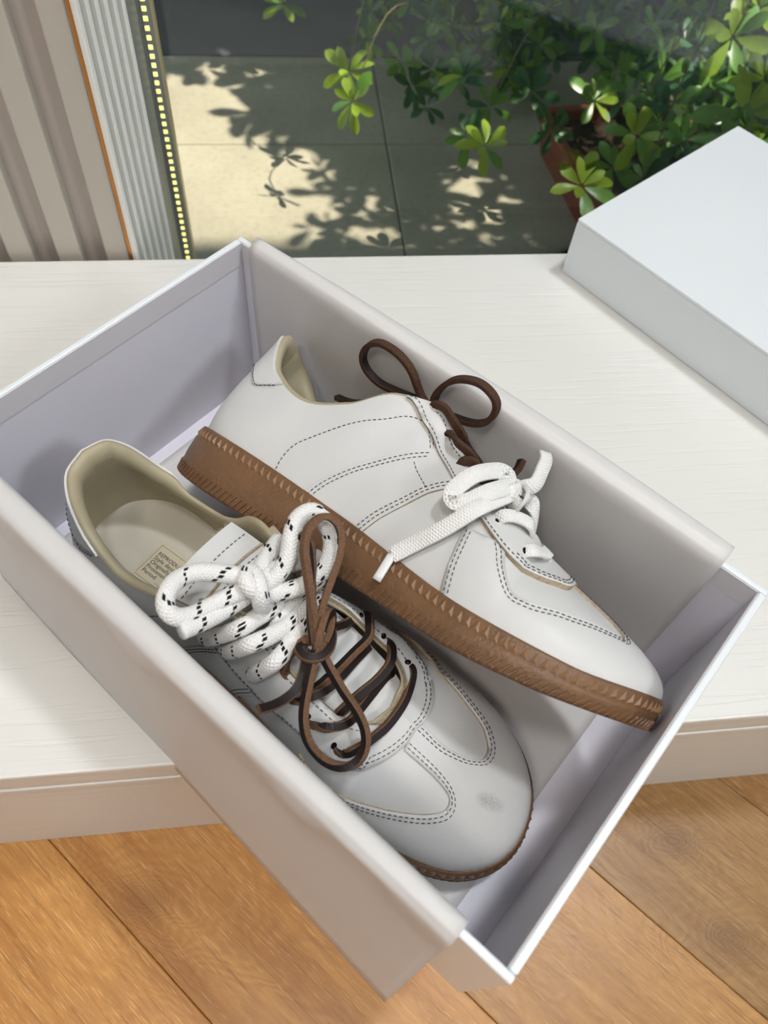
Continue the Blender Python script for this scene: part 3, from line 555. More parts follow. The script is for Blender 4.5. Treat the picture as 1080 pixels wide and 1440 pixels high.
def catmull(P, n, closed=False):
    P = np.asarray(P, float)
    Q = np.concatenate([P[-1:], P, P[:2]]) if closed else np.concatenate([2 * P[:1] - P[1:2], P, 2 * P[-1:] - P[-2:-1]])
    out = []
    for i in range(1, len(Q) - 2):
        t = np.linspace(0, 1, n, endpoint=False)[:, None]; p0, p1, p2, p3 = Q[i - 1:i + 3]
        out.append(.5 * ((2 * p1) + (-p0 + p2) * t + (2 * p0 - 5 * p1 + 4 * p2 - p3) * t ** 2 + (-p0 + 3 * p1 - 3 * p2 + p3) * t ** 3))
    if not closed: out.append(P[-1:])
    return np.concatenate(out)
OUT = [[0.0, 0.0], [0.006, -0.0223], [0.03, -0.0382], [0.07, -0.0391], [0.115, -0.0374], [0.16, -0.0429], [0.2, -0.0493], [0.235, -0.0474], [0.262, -0.0375], [0.281, -0.019], [0.288, 0.004],
       [0.283, 0.0239], [0.266, 0.0387], [0.235, 0.0458], [0.2, 0.046], [0.16, 0.039], [0.115, 0.0334], [0.07, 0.0361], [0.03, 0.0372], [0.006, 0.0223]]
DENS = catmull(OUT, 24, True)
SIDE = [DENS[:241], np.concatenate([DENS[240:], DENS[:1]])[::-1]]
LEN = [np.concatenate([[0], np.cumsum(np.linalg.norm(np.diff(s, axis=0), axis=1))]) for s in SIDE]
def outline(side, u, inset=0.):
    s = SIDE[side]; L = LEN[side]; q = np.asarray(u, float) * L[-1]; e = 1e-3
    g = lambda v: np.stack([np.interp(np.clip(v, 0, L[-1]), L, s[:, 0]), np.interp(np.clip(v, 0, L[-1]), L, s[:, 1])], -1)
    p = g(q); t = g(q + e) - g(q - e); t /= np.linalg.norm(t, axis=-1, keepdims=True)
    n = np.stack([t[..., 1], -t[..., 0]], -1) * (1 if side == 0 else -1)
    uu = np.asarray(u)[..., None]; n = np.where(uu < 1e-6, np.array([-1., 0]), n); n = np.where(uu > 1 - 1e-6, np.array([1., 0]), n)
    return p - n * inset, n
def zbot(x): return pchip([0, .02, .05, .19, .24, .288], [.003, .0006, 0, 0, .004, .013], x)
def ztop(x): return pchip([0, .05, .12, .2, .25, .288], [.0315, .0305, .0265, .0195, .0215, .029], x)
COLL = np.array([(0.0, 0.0125, 0.0, 0.1015), (0.045, 0.0145, 0.0115, 0.0995), (0.085, 0.0205, 0.0195, 0.092), (0.13, 0.0345, 0.0265, 0.0765), (0.19, 0.06, 0.031, 0.069), (0.27, 0.0852, 0.03, 0.0781), (0.345, 0.105, 0.0265, 0.0945),
                 (0.4, 0.1274, 0.0188, 0.1002), (0.47, 0.1444, 0.0159, 0.0865), (0.55, 0.1637, 0.0201, 0.0765), (0.63, 0.1866, 0.0201, 0.0665), (0.675, 0.2026, 0.0115, 0.0638), (0.7, 0.2049, 0.0, 0.0605)])
SPINE = np.array([(0.7, 0.2049, 0.0605), (0.8, 0.2261, 0.0545), (0.9, 0.2489, 0.0487), (1.0, 0.2613, 0.0448)])
def top(side, u):
    u = np.asarray(u, float); sg = -1 if side == 0 else 1
    a = pchip(COLL[:, 0], COLL[:, 1:], u); b = pchip(SPINE[:, 0], SPINE[:, 1:], u)
    A = np.stack([a[..., 0], sg * a[..., 1], a[..., 2]], -1); B = np.stack([b[..., 0], .003 * np.clip((u - .7) / .3, 0, 1), b[..., 1]], -1)
    return np.where((u < .70)[..., None], A, B)
def surf(side, u, w):
    u = np.asarray(u, float); w = np.asarray(w, float); u, w = np.broadcast_arrays(u, w)
    f, n = outline(side, u, .0035); F = np.stack([f[..., 0], f[..., 1], ztop(f[..., 0]) - .002], -1); T = top(side, u)
    N = np.stack([n[..., 0], n[..., 1], 0 * u], -1); h = (T - F)[..., 2]
    d = (F - T).copy(); d[..., 2] = 0; dl = np.linalg.norm(d, axis=-1); dh = d / np.maximum(dl, 1e-6)[..., None]
    m_ = np.clip((u - .30) / .34, 0, 1); m_ = m_ * m_ * (3 - 2 * m_); Z = np.array([0, 0, 1.])
    bul = pchip([0, .1, .3, .5, .7, 1], [.004, .004, .001, .001, .002, .0015], u)
    P1 = F + Z * (h * (.38 * (1 - m_) + .52 * m_))[..., None] + N * bul[..., None]
    P2a = T - Z * (h * .30)[..., None] + N * .0025
    tilt = pchip([0, .7, .8, 1], [.25, .25, .06, .0], u)
    slope = pchip([.6, .7, .8, .9, 1], [0, -.25, -.26, -.29, -.32], u)
    P2b = T + dh * (dl * .55)[..., None] + Z * (dl * .55 * (dh[..., 0] * slope - tilt))[..., None]
    P2 = P2a * (1 - m_)[..., None] + P2b * m_[..., None]; t = w[..., None]
    return (1 - t) ** 3 * F + 3 * (1 - t) ** 2 * t * P1 + 3 * (1 - t) * t * t * P2 + t ** 3 * T
def normal(side, u, w):
    e = 2e-3; u = np.asarray(u, float); w = np.asarray(w, float); u, w = np.broadcast_arrays(u, w)
    c = lambda v: np.clip(v, 0, 1)
    a = surf(side, c(u + e), w) - surf(side, c(u - e), w); b = surf(side, u, c(w + e)) - surf(side, u, c(w - e))
    n = np.cross(a, b) * (1 if side == 0 else -1)
    return n / np.maximum(np.linalg.norm(n, axis=-1, keepdims=True), 1e-12)
XS, YS = .345, .075          # rough metric size of the (u, w) sheet
class Shoe:
    def __init__(s, mirror, root): s.mir = mirror; s.root = root
    def fix(s, V, F):
        V = np.asarray(V, float).reshape(-1, 3)
        if s.mir:
            V = V * [1, -1, 1]; F = [tuple(f)[::-1] for f in F]
            # the collar gives where the tilted sneaker's sole leans on it
            A = np.array(NEAR_M); B_ = np.array(FAR_M); L_ = (V @ A[:, :3].T + A[:, 3] - B_[:, 3]) @ B_[:, :3]
            x_, y_ = L_[:, 0], L_[:, 1]; yl = np.interp(x_, SIDE[0][:, 0], SIDE[0][:, 1]); dd = L_[:, 2] - zbot(x_) + .0009
            mk = np.clip((y_ - yl + .010) / .009, 0, 1) * np.clip((x_ - .0) / .02, 0, 1) * np.clip((.2 - x_) / .02, 0, 1) * (y_ < .02); mk = mk * mk * (3 - 2 * mk)
            nd = np.where(dd > -.016, -.016 + .016 * np.tanh((dd + .016) / .016), dd)
            V = V + ((nd - dd) * mk * (np.abs(dd) < .022))[:, None] * (B_[:, 2] @ A[:, :3])
        else:
            A = np.array(FAR_M); W = V @ A[:, :3].T + A[:, 3]; e2_ = np.array([-math.sin(BA), math.cos(BA), 0]); v = (W - np.array(BC)) @ e2_
            W += e2_ * (np.where(v > .085, .085 + (v - .085) * .36, v) - v)[:, None]; V = (W - A[:, 3]) @ A[:, :3]
        return V, F
    def part(s, name, V, F, mats, mi=None, sm=True, parent=None, label=None, weld=0.):
        V, F = s.fix(V, F); me = mesh(name, V, F, mats, mi, sm)
        bm = bmesh.new(); bm.from_mesh(me)
        if weld: bmesh.ops.remove_doubles(bm, verts=bm.verts[:], dist=weld)
        bm.to_mesh(me); bm.free()
        o = link(name, me, parent or s.root)
        if label: o['label'] = label
        return o
def flatn(N, u, w):
    N = N.copy(); k = ((w > .999) & (u > .699)) | (u < 1e-4) | (u > .9999); N[k, 1] = 0; return N / np.linalg.norm(N, axis=-1, keepdims=True)
def panel_geo(side, poly, off, mb, thick=.0016, rim=1):
    """thin leather piece lying on the upper; poly in (u, w); raw edges get material 1"""
    P = np.array(poly, float)
    B = [];
    for i in range(len(P)):
        a, b = P[i], P[(i + 1) % len(P)]; d = math.hypot((b[0] - a[0]) * XS, (b[1] - a[1]) * YS); n = max(1, int(d / .0022))
        for k in range(n): B.append(a + (b - a) * k / n)
    B = np.array(B); nb = len(B)
    # interior points
    from_ = B.min(0); to = B.max(0); I = []
    xs = np.arange(from_[0] + .004, to[0], .0034 / XS); ys = np.arange(from_[1] + .02, to[1], .0034 / YS)
    for a in xs:
        for b in ys:
            # point in polygon, away from edges
            ins = False; j = nb - 1
            for i in range(nb):
                if (B[i, 1] > b) != (B[j, 1] > b) and a < (B[j, 0] - B[i, 0]) * (b - B[i, 1]) / (B[j, 1] - B[i, 1]) + B[i, 0]: ins = not ins
                j = i
            if ins and (((B - [a, b]) * [XS, YS]) ** 2).sum(1).min() > .0014 ** 2: I.append((a, b))
    A = np.concatenate([B, np.array(I).reshape(-1, 2)]) if I else B
    vs = [Vector((a * XS, b * YS)) for a, b in A]
    co, _, fs, ov, _, _ = delaunay_2d_cdt(vs, [(i, (i + 1) % nb) for i in range(nb)], [list(range(nb))], 1, 1e-7)
    uv = np.array([(c.x / XS, c.y / YS) for c in co]); uv = np.clip(uv, 0, 1)
    S3 = surf(side, uv[:, 0], uv[:, 1]); N3 = normal(side, uv[:, 0], uv[:, 1])
    N3 = flatn(N3, uv[:, 0], uv[:, 1]); T3 = S3 + N3 * off
    Fs = []
    for f in fs:
        f = list(f); a, b, c = T3[f[0]], T3[f[1]], T3[f[2]]
        if np.dot(np.cross(b - a, c - a), N3[f[0]]) < 0: f = f[::-1]
        Fs.append(tuple(f))
    mb.add(T3, Fs, 0, True)
    bi = surf(side, B[:, 0], B[:, 1]); bn = flatn(normal(side, B[:, 0], B[:, 1]), B[:, 0], B[:, 1])
    up = bi + bn * off; dn = bi + bn * (off - thick)
    Fr = []
    for i in range(nb):
        j = (i + 1) % nb
        if (B[i, 0] < 1e-4 and B[j, 0] < 1e-4) or (B[i, 0] > .999 and B[j, 0] > .999) or (B[i, 1] > .999 and B[j, 1] > .999 and min(B[i, 0], B[j, 0]) > .699) or (B[i, 1] < .001 and B[j, 1] < .001): continue
        mid = (B[i] + B[j]) / 2; q = (i, j, nb + j, nb + i)
        nf = np.cross(up[j] - up[i], dn[i] - up[i]); outw = bi[i] - surf(side, *B.mean(0))
        Fr.append(q if np.dot(nf, outw) > 0 else q[::-1])
    mb.add(np.concatenate([up, dn]), Fr, rim, False)
def stitches(side, line, off, mb, shift=0., pitch=.0027, dash=.0016, wid=.00042):
    """dashes of thread along a (u, w) polyline, shifted sideways by metres"""
    P = catmull(np.array(line, float), 8) * [XS, YS]
    if shift:
        t = np.gradient(P, axis=0); t /= np.linalg.norm(t, axis=1, keepdims=True); P = P + np.stack([-t[:, 1], t[:, 0]], 1) * shift
    uv = np.clip(P / [XS, YS], 0.002, .998)
    S3 = surf(side, uv[:, 0], uv[:, 1]) + normal(side, uv[:, 0], uv[:, 1]) * off; N3 = normal(side, uv[:, 0], uv[:, 1])
    L = np.concatenate([[0], np.cumsum(np.linalg.norm(np.diff(S3, axis=0), axis=1))])
    g = lambda q, A: np.array([np.interp(q, L, A[:, k]) for k in range(3)])
    q = .001
    while q + dash < L[-1]:
        a = g(q, S3); b = g(q + dash, S3); n = g(q, N3); n /= np.linalg.norm(n); d = (b - a) / max(1e-9, np.linalg.norm(b - a)); c = np.cross(n, d) * wid / 2
        h = n * .00034
        mb.add([a + c - h*.4, a - c - h*.4, b - c - h*.4, b + c - h*.4, a + c * .7 + h, a - c * .7 + h, b - c * .7 + h, b + c * .7 + h],
               [(4, 5, 6, 7), (0, 1, 5, 4), (1, 2, 6, 5), (2, 3, 7, 6), (3, 0, 4, 7)]); q += pitch
def tube(pts, prof, closed_prof=True, ref=None, step=.0014, inward=None, endcap=True, taper=None):
    """sweep a profile along a smooth path; ref = preferred direction of the profile's +y"""
    P = np.array(pts, float); P = catmull(P, 10)
    L = np.concatenate([[0], np.cumsum(np.linalg.norm(np.diff(P, axis=0), axis=1))]); n = max(4, int(L[-1] / step))
    q = np.linspace(0, L[-1], n); P = np.stack([np.interp(q, L, P[:, k]) for k in range(3)], 1)
    for _ in range(2): P[1:-1] = (P[:-2] + 2 * P[1:-1] + P[2:]) / 4
    T = np.gradient(P, axis=0); T /= np.linalg.norm(T, axis=1, keepdims=True)
    prof = np.array(prof, float); k = len(prof); V = []; prev = None
    for i in range(n):
        if inward is not None: rf = np.array(inward) - P[i] + (np.array(ref) * .02 if ref is not None else 0)
        elif ref is not None: rf = np.array(ref[0]) * (1 - i / (n - 1)) + np.array(ref[1]) * i / (n - 1) if isinstance(ref[0], (tuple, list)) else np.array(ref, float)
        else: rf = prev if prev is not None else (np.array([0, 0, 1.]) if abs(T[i, 2]) < .9 else np.array([1., 0, 0]))
        y = rf - T[i] * np.dot(rf, T[i]); ly = np.linalg.norm(y)
        if prev is not None and (ly < .25 * np.linalg.norm(rf)): y = prev - T[i] * np.dot(prev, T[i]); ly = np.linalg.norm(y)
        y /= ly
        if prev is not None: y = .65 * prev + .35 * y; y -= T[i] * np.dot(y, T[i]); y /= np.linalg.norm(y)
        prev = y; x = np.cross(y, T[i]); tp_ = 1. if taper is None else taper(i / (n - 1))
        for (a, b) in prof: V.append(P[i] + (x * a + y * b) * tp_)
    F = []; UV = []; K = []
    for i in range(n - 1):
        for j in range(k):
            j2 = (j + 1) % k; F.append((i * k + j, i * k + j2, (i + 1) * k + j2, (i + 1) * k + j)); K.append(j)
            UV.append([(j / k, q[i]), ((j + 1) / k, q[i]), ((j + 1) / k, q[i + 1]), (j / k, q[i + 1])])
    if endcap:
        F.append(tuple(range(k))[::-1]); UV.append([(0, 0)] * k); K.append(-1)
        F.append(tuple((n - 1) * k + j for j in range(k))); UV.append([(0, 0)] * k); K.append(-1)
    return V, F, K, UV
def strands(name, items, mats, root, facemat, smooth=True, label=None, parent=None):
    V = []; F = []; MI = []; UV = []
    for (v, f, k, uv) in items:
        b = len(V); V += [tuple(x) for x in v]; F += [tuple(i + b for i in q) for q in f]; MI += [facemat(j) for j in k]; UV += uv
    me = mesh(name, V, F, mats, MI, smooth, UV); o = link(name, me, parent or root)
    if smooth == True and facemat(0) is not None: pass
    if label: o['label'] = label
    return o
ROUND = lambda r, n=12: [(r * math.cos(6.2832 * i / n), r * math.sin(6.2832 * i / n)) for i in range(n)]
def rect(w, h, c=.0004):
    a, b = w / 2, h / 2   # start with the +y (top) face between point 0 and 1 ...
    return [(a - c, b), (-a + c, b), (-a, b - c), (-a, -b + c), (-a + c, -b), (a - c, -b), (a, -b + c), (a, b - c)]
def pts(key): return [[c * .001 for c in p] for p in LACES[key]]

def build_shoe(name, label, M3, mirror, feat):
    root = empty(name, label, 'sneaker', group='pair of white sneakers')
    root.matrix_world = Matrix([row for row in M3] + [[0, 0, 0, 1]])
    S = Shoe(mirror, root); Lw = M['leather']; fx = lambda side, *a: side
    # --- sole
    NS_ = 170; us = np.linspace(0, 1, NS_); loop = [(0, u) for u in us] + [(1, u) for u in us[::-1][1:-1]]
    rowsS = []
    for sd_, u in loop:
        p, n = outline(sd_, np.array(u)); zb = float(zbot(p[0])); zt = float(ztop(p[0])); N = np.array([n[0], n[1]])
        rw = []
        for ins, z in ((.007, zb), (.0012, zb + .0006), (.0002, zb + .0022), (-.0005, zb * .55 + zt * .45), (-.0002, zt - .0070), (.0006, zt - .0064), (.0006, zt - .0012), (.0012, zt - .0002), (.0020, zt), (.0060, zt - .001)):
            q = p - N * ins; rw.append((q[0], q[1], z))
        rowsS.append(rw)
    R_ = np.array(rowsS); V, F = grid(R_, True); nw = R_.shape[1]
    V = V.tolist(); ns = len(loop)
    for i in range(NS_ - 1):       # bottom
        a, b = i, i + 1; c = (ns - i) % ns; d = (ns - i - 1) % ns if i < NS_ - 2 else NS_ - 1
        q = [a * nw, b * nw, d * nw, c * nw]
        q = list(dict.fromkeys(q))
        if len(q) > 2: F.append(tuple(q))
    S.part('sole', V, F, [M['gum']], None, True, label='gum rubber sole, brown')
    sole = root.children[-1] if len(root.children) else None
    mbt = MB(); mbr = MB()
    for sd_ in (0, 1):
        Lp = LEN[sd_][-1]; nT = int(Lp / .0046)
        for k in range(nT):
            u0 = (k + .5) / nT; du = .0020 / Lp
            def pt(u, z, o):
                p, n = outline(sd_, np.array(min(1, max(0, u)))); return (p[0] + n[0] * o, p[1] + n[1] * o, z)
            x_ = outline(sd_, np.array(u0))[0][0]; zt = float(ztop(x_)); zb = float(zbot(x_))
            tri = [pt(u0 - du, zt - .0066, -.0005), pt(u0 + du, zt - .0066, -.0005), pt(u0, zt - .0014, -.0005), pt(u0, zt - .0050, .0007)]
            mbt.add(tri, [(0, 1, 3), (1, 2, 3), (2, 0, 3)])
        nR = int(Lp / .0036)
        for k in range(nR):
            u0 = k / nR; x_ = outline(sd_, np.array(u0))[0][0]; zb = float(zbot(x_)); zt = float(ztop(x_)); w2 = .0007 / Lp; sk = .0030 / Lp; hh = min(.0075, (zt - zb) * .42)
            q = [pt(u0 - w2, zb + .0008, -.0008), pt(u0 + w2, zb + .0008, -.0008), pt(u0 + sk + w2, zb + hh, -.0004), pt(u0 + sk - w2, zb + hh, -.0004)]
            q2 = [pt(u0 - w2 * .5, zb + .0014, .0006), pt(u0 + w2 * .5, zb + .0014, .0006), pt(u0 + sk + w2 * .5, zb + hh - .0006, .0009), pt(u0 + sk - w2 * .5, zb + hh - .0006, .0009)]
            mbr.add(q + q2, [(4, 5, 6, 7), (0, 1, 5, 4), (1, 2, 6, 5), (2, 3, 7, 6), (3, 0, 4, 7)])
    S.part('foxing_teeth', mbt.V, mbt.F, [M['gum_tooth']], None, False, parent=sole)['kind'] = 'stuff'
    S.part('tread_ribs', mbr.V, mbr.F, [M['gum']], None, False, parent=sole)['kind'] = 'stuff'
    # --- base upper
    mb = MB(); UU = np.concatenate([np.linspace(0, .7, 120), np.linspace(.7, 1, 60)[1:]]); WW = np.linspace(0, 1, 44)
    for sd_ in (0, 1):
        V, F = grid(surf(sd_, UU[:, None], WW[None]), flip=(sd_ == 1)); mb.add(V, F, 0, True)
    S.part('upper', mb.V, mb.F, [Lw], None, True, weld=1e-5, label='plain white leather upper under the overlays')
    # --- lining with rolled collar
    prof = [(1, -.0002, -.0002), (1, .0004, .0011), (1, .0016, .0020), (1, .0032, .0020), (.985, .0050, .0008), (.95, .0064, 0), (.88, .0070, 0), (.75, .0062, 0), (.55, .0048, 0), (.3, .0042, 0), (.05, .0042, 0)]
    Ul = np.linspace(0, .70, 130); mb = MB()
    for sd_ in (0, 1):
        G = []
        for w, inw, up in prof:
            pf = pchip([0, .24, .33, .40, .7], [1, 1, .75, .42, .38], Ul); n = normal(sd_, Ul, np.full_like(Ul, min(w, .96)))
            n2 = n.copy(); n2[:, 2] *= .3; n2 /= np.linalg.norm(n2, axis=1, keepdims=True)
            G.append(surf(sd_, Ul, np.full_like(Ul, w)) - n2 * (inw * pf)[:, None] + np.array([0, 0, 1.]) * (up * pf)[:, None])
        G = np.array(G).transpose(1, 0, 2); V, F = grid(G, flip=(sd_ == 1)); mb.add(V, F, 0, True)
    S.part('lining', mb.V, mb.F, [M['lining']], None, True, weld=1e-5, label='padded beige leather lining and collar')
    # --- insole
    xs = np.linspace(.0, .72, 60); mb = MB(); G = []
    for u in xs:
        a, _ = outline(0, np.array(u), .0072); b, _ = outline(1, np.array(u), .0072)
        z0 = .0318 - .006 * max(0, a[0] - .06) / .15
        G.append([(a[0] * (1 - t) + b[0] * t, a[1] * (1 - t) + b[1] * t, z0 + .0022 * (2 * t - 1) ** 2) for t in np.linspace(0, 1, 14)])
    V, F = grid(np.array(G)); ins = S.part('insole', V, F, [M['insole']], None, True, label='cream leather insole')
    # --- tongue
    te = feat['tongue']; G = []
    tx = np.linspace(0, 1, 40)
    cl = catmull(np.array(te), 14); Lc = np.concatenate([[0], np.cumsum(np.linalg.norm(np.diff(cl[:, :3], axis=0), axis=1))])
    cl = np.stack([np.interp(tx * Lc[-1], Lc, cl[:, k]) for k in range(5)], 1)
    for x_, y_, z_, hw, sag in cl:
        G.append([(x_ - .004 * (1 - t * t) * (0 if x_ > .13 else 1) * 0, y_ + hw * t, z_ - sag * abs(t) ** 1.8) for t in np.linspace(-1, 1, 21)])
    G = np.array(G); V, F = grid(G); Vb, Fb = grid(G - np.array([0, 0, .0022]), flip=True)
    mb = MB(); mb.add(V, F, 0, True); mb.add(Vb, Fb, 1, True)
    nb_ = G.shape[1]; e1_ = [tuple(p) for p in G[-1]] + [tuple(p - np.array([0, 0, .0022])) for p in G[-1]]
    mb.add(e1_, [(i, i + 1, nb_ + i + 1, nb_ + i) for i in range(nb_ - 1)], 1, False)
    for cidx in (0, -1):
        ee = [tuple(p) for p in G[:, cidx]] + [tuple(p - np.array([0, 0, .0022])) for p in G[:, cidx]]; ng = len(G)
        mb.add(ee, [(i, i + 1, ng + i + 1, ng + i) for i in range(ng - 1)], 1, False)
    tong = S.part('tongue', mb.V, mb.F, [Lw, M['raw']], mb.M, mb.S, label='white leather tongue with a frayed raw edge')
    if feat.get('tongue_detail'):
        mbs = MB(); mbf = MB(); mbk = MB()
        def gp(i, t):
            r0 = G[min(len(G) - 1, max(0, i))]; k = (t + 1) / 2 * (nb_ - 1); k0 = min(nb_ - 2, int(k)); return r0[k0] * (1 - (k - k0)) + r0[k0 + 1] * (k - k0)
        for row in (feat['tongue_detail']):
            q = np.array([gp(row, t) for t in np.linspace(-.97, .97, 60)]); L = np.concatenate([[0], np.cumsum(np.linalg.norm(np.diff(q, axis=0), axis=1))]); s_ = .001
            while s_ + .0018 < L[-1]:
                a = np.array([np.interp(s_, L, q[:, k]) for k in range(3)]); b = np.array([np.interp(s_ + .0017, L, q[:, k]) for k in range(3)]); c = np.array([.00024, 0, 0]); z = np.array([0, 0, .0003])
                mbs.add([a - c + z, a + c + z, b + c + z, b - c + z, a - c - z, a + c - z, b + c - z, b - c - z], [(0, 1, 2, 3), (4, 5, 1, 0), (1, 5, 6, 2), (2, 6, 7, 3), (7, 4, 0, 3)]); s_ += .0028
        S.part('stitching', mbs.V, mbs.F, [M['thread']], None, False, parent=tong)['kind'] = 'stuff'
        row = feat['tongue_detail'][1] + 1
        qa = [gp(row, t) + np.array([0, 0, .0001]) for t in np.linspace(-1, 1, 40)]; 
        Vs = [p + np.array([dx, 0, dz]) for p in qa for dx, dz in ((-.0007, 0), (-.0005, .0010), (.0005, .0010), (.0007, 0))]
        V, F = grid(np.array(Vs).reshape(40, 4, 3)); S.part('seam_edge', V, F, [M['raw']], None, True, parent=tong)
        rg = random.Random(3)
        for k in range(120):
            t = rg.uniform(-1, 1); a = gp(len(G) - 1, t) - np.array([0, 0, rg.uniform(0, .002)]); d = np.array([-rg.uniform(.0006, .0026), rg.uniform(-.0012, .0012), rg.uniform(-.0006, .0014)]); w = .00012
            mbf.add([a + [0, -w, 0], a + [0, w, 0], a + d, a + [0, 0, w]], [(0, 1, 2), (1, 3, 2), (3, 0, 2)])
        fr = S.part('fringe', mbf.V, mbf.F, [M['lab']], None, False, parent=tong); fr['kind'] = 'stuff'
    # --- overlays
    st = MB()
    def both(name, key, off, thick, label=None, rim=1):
        mb = MB()
        for sd_ in (0, 1): panel_geo(sd_, feat['side'][sd_][key], off, mb, thick=thick, rim=rim)
        return S.part(name, mb.V, mb.F, [M['scuffed'] if mirror and key == 'toe_panel' else Lw, M['raw']], mb.M, mb.S, weld=2e-6, label=label)
    for sd_ in (0, 1):
        f = feat['side'][sd_]; es = [tuple(p) for p in catmull(f['es_line'], 5)]
        uf = es[-1][0]; f['eyestay'] = [(u, 1.) for u in np.linspace(.36, .70, 50)] + [(u, 1.) for u in np.linspace(.70, uf, 8)[1:]] + es[::-1][1:-1]
        tb = [tuple(p) for p in catmull(f['toe_line'], 6)]     # from the eyestay patch along the strip, round the bend, back to the seam
        sm_ = f['seam']; f['toe_panel'] = sm_[::-1][:1] + [(u, 0.) for u in np.linspace(sm_[-1][0], 1, 40)][1:] + [(1., w) for w in np.linspace(0, 1, 18)][1:] + [(u, 1.) for u in np.linspace(1, tb[0][0] - .004, 24)][1:] + tb + sm_[:-1]
        f['stripe'] = f['st_up'] + [(f['st_lo'][0][0], f['st_lo'][0][1])] + f['st_lo'][1:]
        f['heel'] = [(0, w) for w in np.linspace(.62, 1, 10)] + [(u, 1.) for u in np.linspace(0, .150, 14)][1:] + [(.1531, .985), (.142, .86), (.122, .70), (.1159, .656), (.06, .632)]
    both('heel_tab', 'heel', .0013, .0014, None, 0)
    both('toe_overlay', 'toe_panel', .0013, .0014, 'white leather toe piece with a centre strip')
    both('eyestay', 'eyestay', .0027, .0042, 'white leather lace stay with a raw tan edge')
    for sd_ in (0, 1):
        f = feat['side'][sd_]; mb = MB(); panel_geo(sd_, f['stripe'], .0012, mb, thick=.0013)
        S.part('side_stripe', mb.V, mb.F, [Lw, M['raw']], mb.M, mb.S)
        g = 1 if sd_ == 0 else 1
        up, lo = f['st_up'], f['st_lo'][::-1]
        for sh in (.0018, .0040): stitches(sd_, [p for p in up if p[1] < .8], .0013, st, -sh)
        for sh in (.0018, .0040): stitches(sd_, [p for p in lo if p[1] < .72], .0013, st, sh)
        stitches(sd_, f['st_v'], .0013, st)
        stitches(sd_, f['quarter'], .0001, st); stitches(sd_, f['quarter'][-2:], .0001, st, .0022)
        stitches(sd_, [(.06, .663), (.118, .685), (.135, .78), (.148, .9)], .0014, st)
        for sh in (.0020, .0042): stitches(sd_, f['seam'], .0014, st, sh)
        tl = f['toe_line']
        for sh in (.0019, .0041): stitches(sd_, tl, .0014, st, sh)
        el = f['es_line']; k = f['es_split']
        stitches(sd_, el[:k + 1], .0028, st, .0019)
        for sh in (.0020, .0044): stitches(sd_, el[k:], .0028, st, sh)
        stitches(sd_, [(u, .93) for u in (.40, .47, .55, .62, .67)], .0028, st)
        for (eu, ew) in f['eyelets']:
            c = surf(sd_, np.array(eu), np.array(ew)); n = normal(sd_, np.array(eu), np.array(ew)); tdir = surf(sd_, np.array(eu + .01), np.array(ew)) - c; tdir /= np.linalg.norm(tdir); bdir = np.cross(n, tdir)
            V = [c + n * .0030 + tdir * .0012 * math.cos(a) + bdir * .0018 * math.sin(a) for a in np.linspace(0, 6.2832, 13)[:-1]]
            V += [c + n * .0024 + tdir * .0015 * math.cos(a) + bdir * .0021 * math.sin(a) for a in np.linspace(0, 6.2832, 13)[:-1]]
            S.part('eyelet', V, [tuple(range(12)) if sd_ == 0 else tuple(range(12))] + [(i, (i + 1) % 12, 12 + (i + 1) % 12, 12 + i) for i in range(12)], [M['dark_hole']], None, False)
    S.part('stitching', st.V, st.F, [M['thread']], None, False)['kind'] = 'stuff'
    return root, S, ins

TOE_L = [(.766, .945), (.79, .946), (.8126, .9498), (.8326, .9382), (.8484, .9151), (.8627, .8803), (.8698, .834), (.8727, .7838), (.867, .7259), (.8569, .6757), (.8441, .6371), (.8183, .5869), (.7926, .5714), (.7697, .556), (.7468, .5328), (.7225, .5097), (.6996, .4942), (.66, .56)]
TOE_M = [(.7582, .8494), (.7811, .8456), (.8026, .8417), (.8255, .834), (.8426, .8185), (.8555, .7954), (.8612, .7645), (.8598, .7104), (.8512, .6525), (.834, .5946), (.814, .5405), (.7954, .4981), (.7654, .4324), (.7368, .3707), (.7096, .305), (.6824, .251), (.625, .22)]
TOE_F = [(.78, .945), (.82, .949), (.865, .925), (.893, .86), (.901, .74), (.8927, .6255), (.8784, .6023), (.8526, .5483), (.8197, .4826), (.794, .4247), (.7711, .3861), (.7511, .3436), (.7368, .3166), (.7239, .305), (.7124, .2973), (.701, .3205), (.691, .3552), (.681, .3977), (.6724, .4479), (.6652, .5058), (.655, .57)]
UP = [(.345, 0), (.3577, .139), (.3805, .3012), (.4063, .4363), (.4521, .7375), (.455, .84)]
LO = [(.555, .76), (.5451, .6641), (.5136, .471), (.495, .3012), (.475, .1429), (.4607, 0)]
QU = [(.2818, .027), (.2761, .2162), (.2775, .39), (.3047, .6178), (.3548, .7297), (.3848, .8263), (.4464, .7336)]
SV = [(.4464, .5676), (.5064, .4903)]
SEAM = [(.598, .47), (.6023, .3552), (.6094, .1853), (.6223, 0.)]
EYE = [(.3934, .9807), (.4464, .9266), (.515, .888), (.5794, .7761), (.6323, .7297), (.6795, .6564)]
ES_F = [(.36, .985), (.3691, .9614), (.402, .8), (.4535, .7761), (.5007, .742), (.5494, .6664), (.5765, .6409), (.6009, .6255), (.6237, .6), (.6438, .556), (.6581, .5235), (.6767, .5049), (.6967, .5317), (.7182, .5637), (.7396, .6023), (.7582, .6525), (.7783, .7066), (.79, .80), (.796, .90), (.80, 1.)]
ES_NL = [(.36, .985), (.375, .95), (.40, .82), (.45, .79), (.5, .77), (.55, .76), (.59, .75), (.6209, .7336), (.6509, .75), (.6838, .6927), (.701, .6448), (.7196, .6988), (.7368, .7683), (.7525, .8533), (.762, .925), (.766, 1.)]
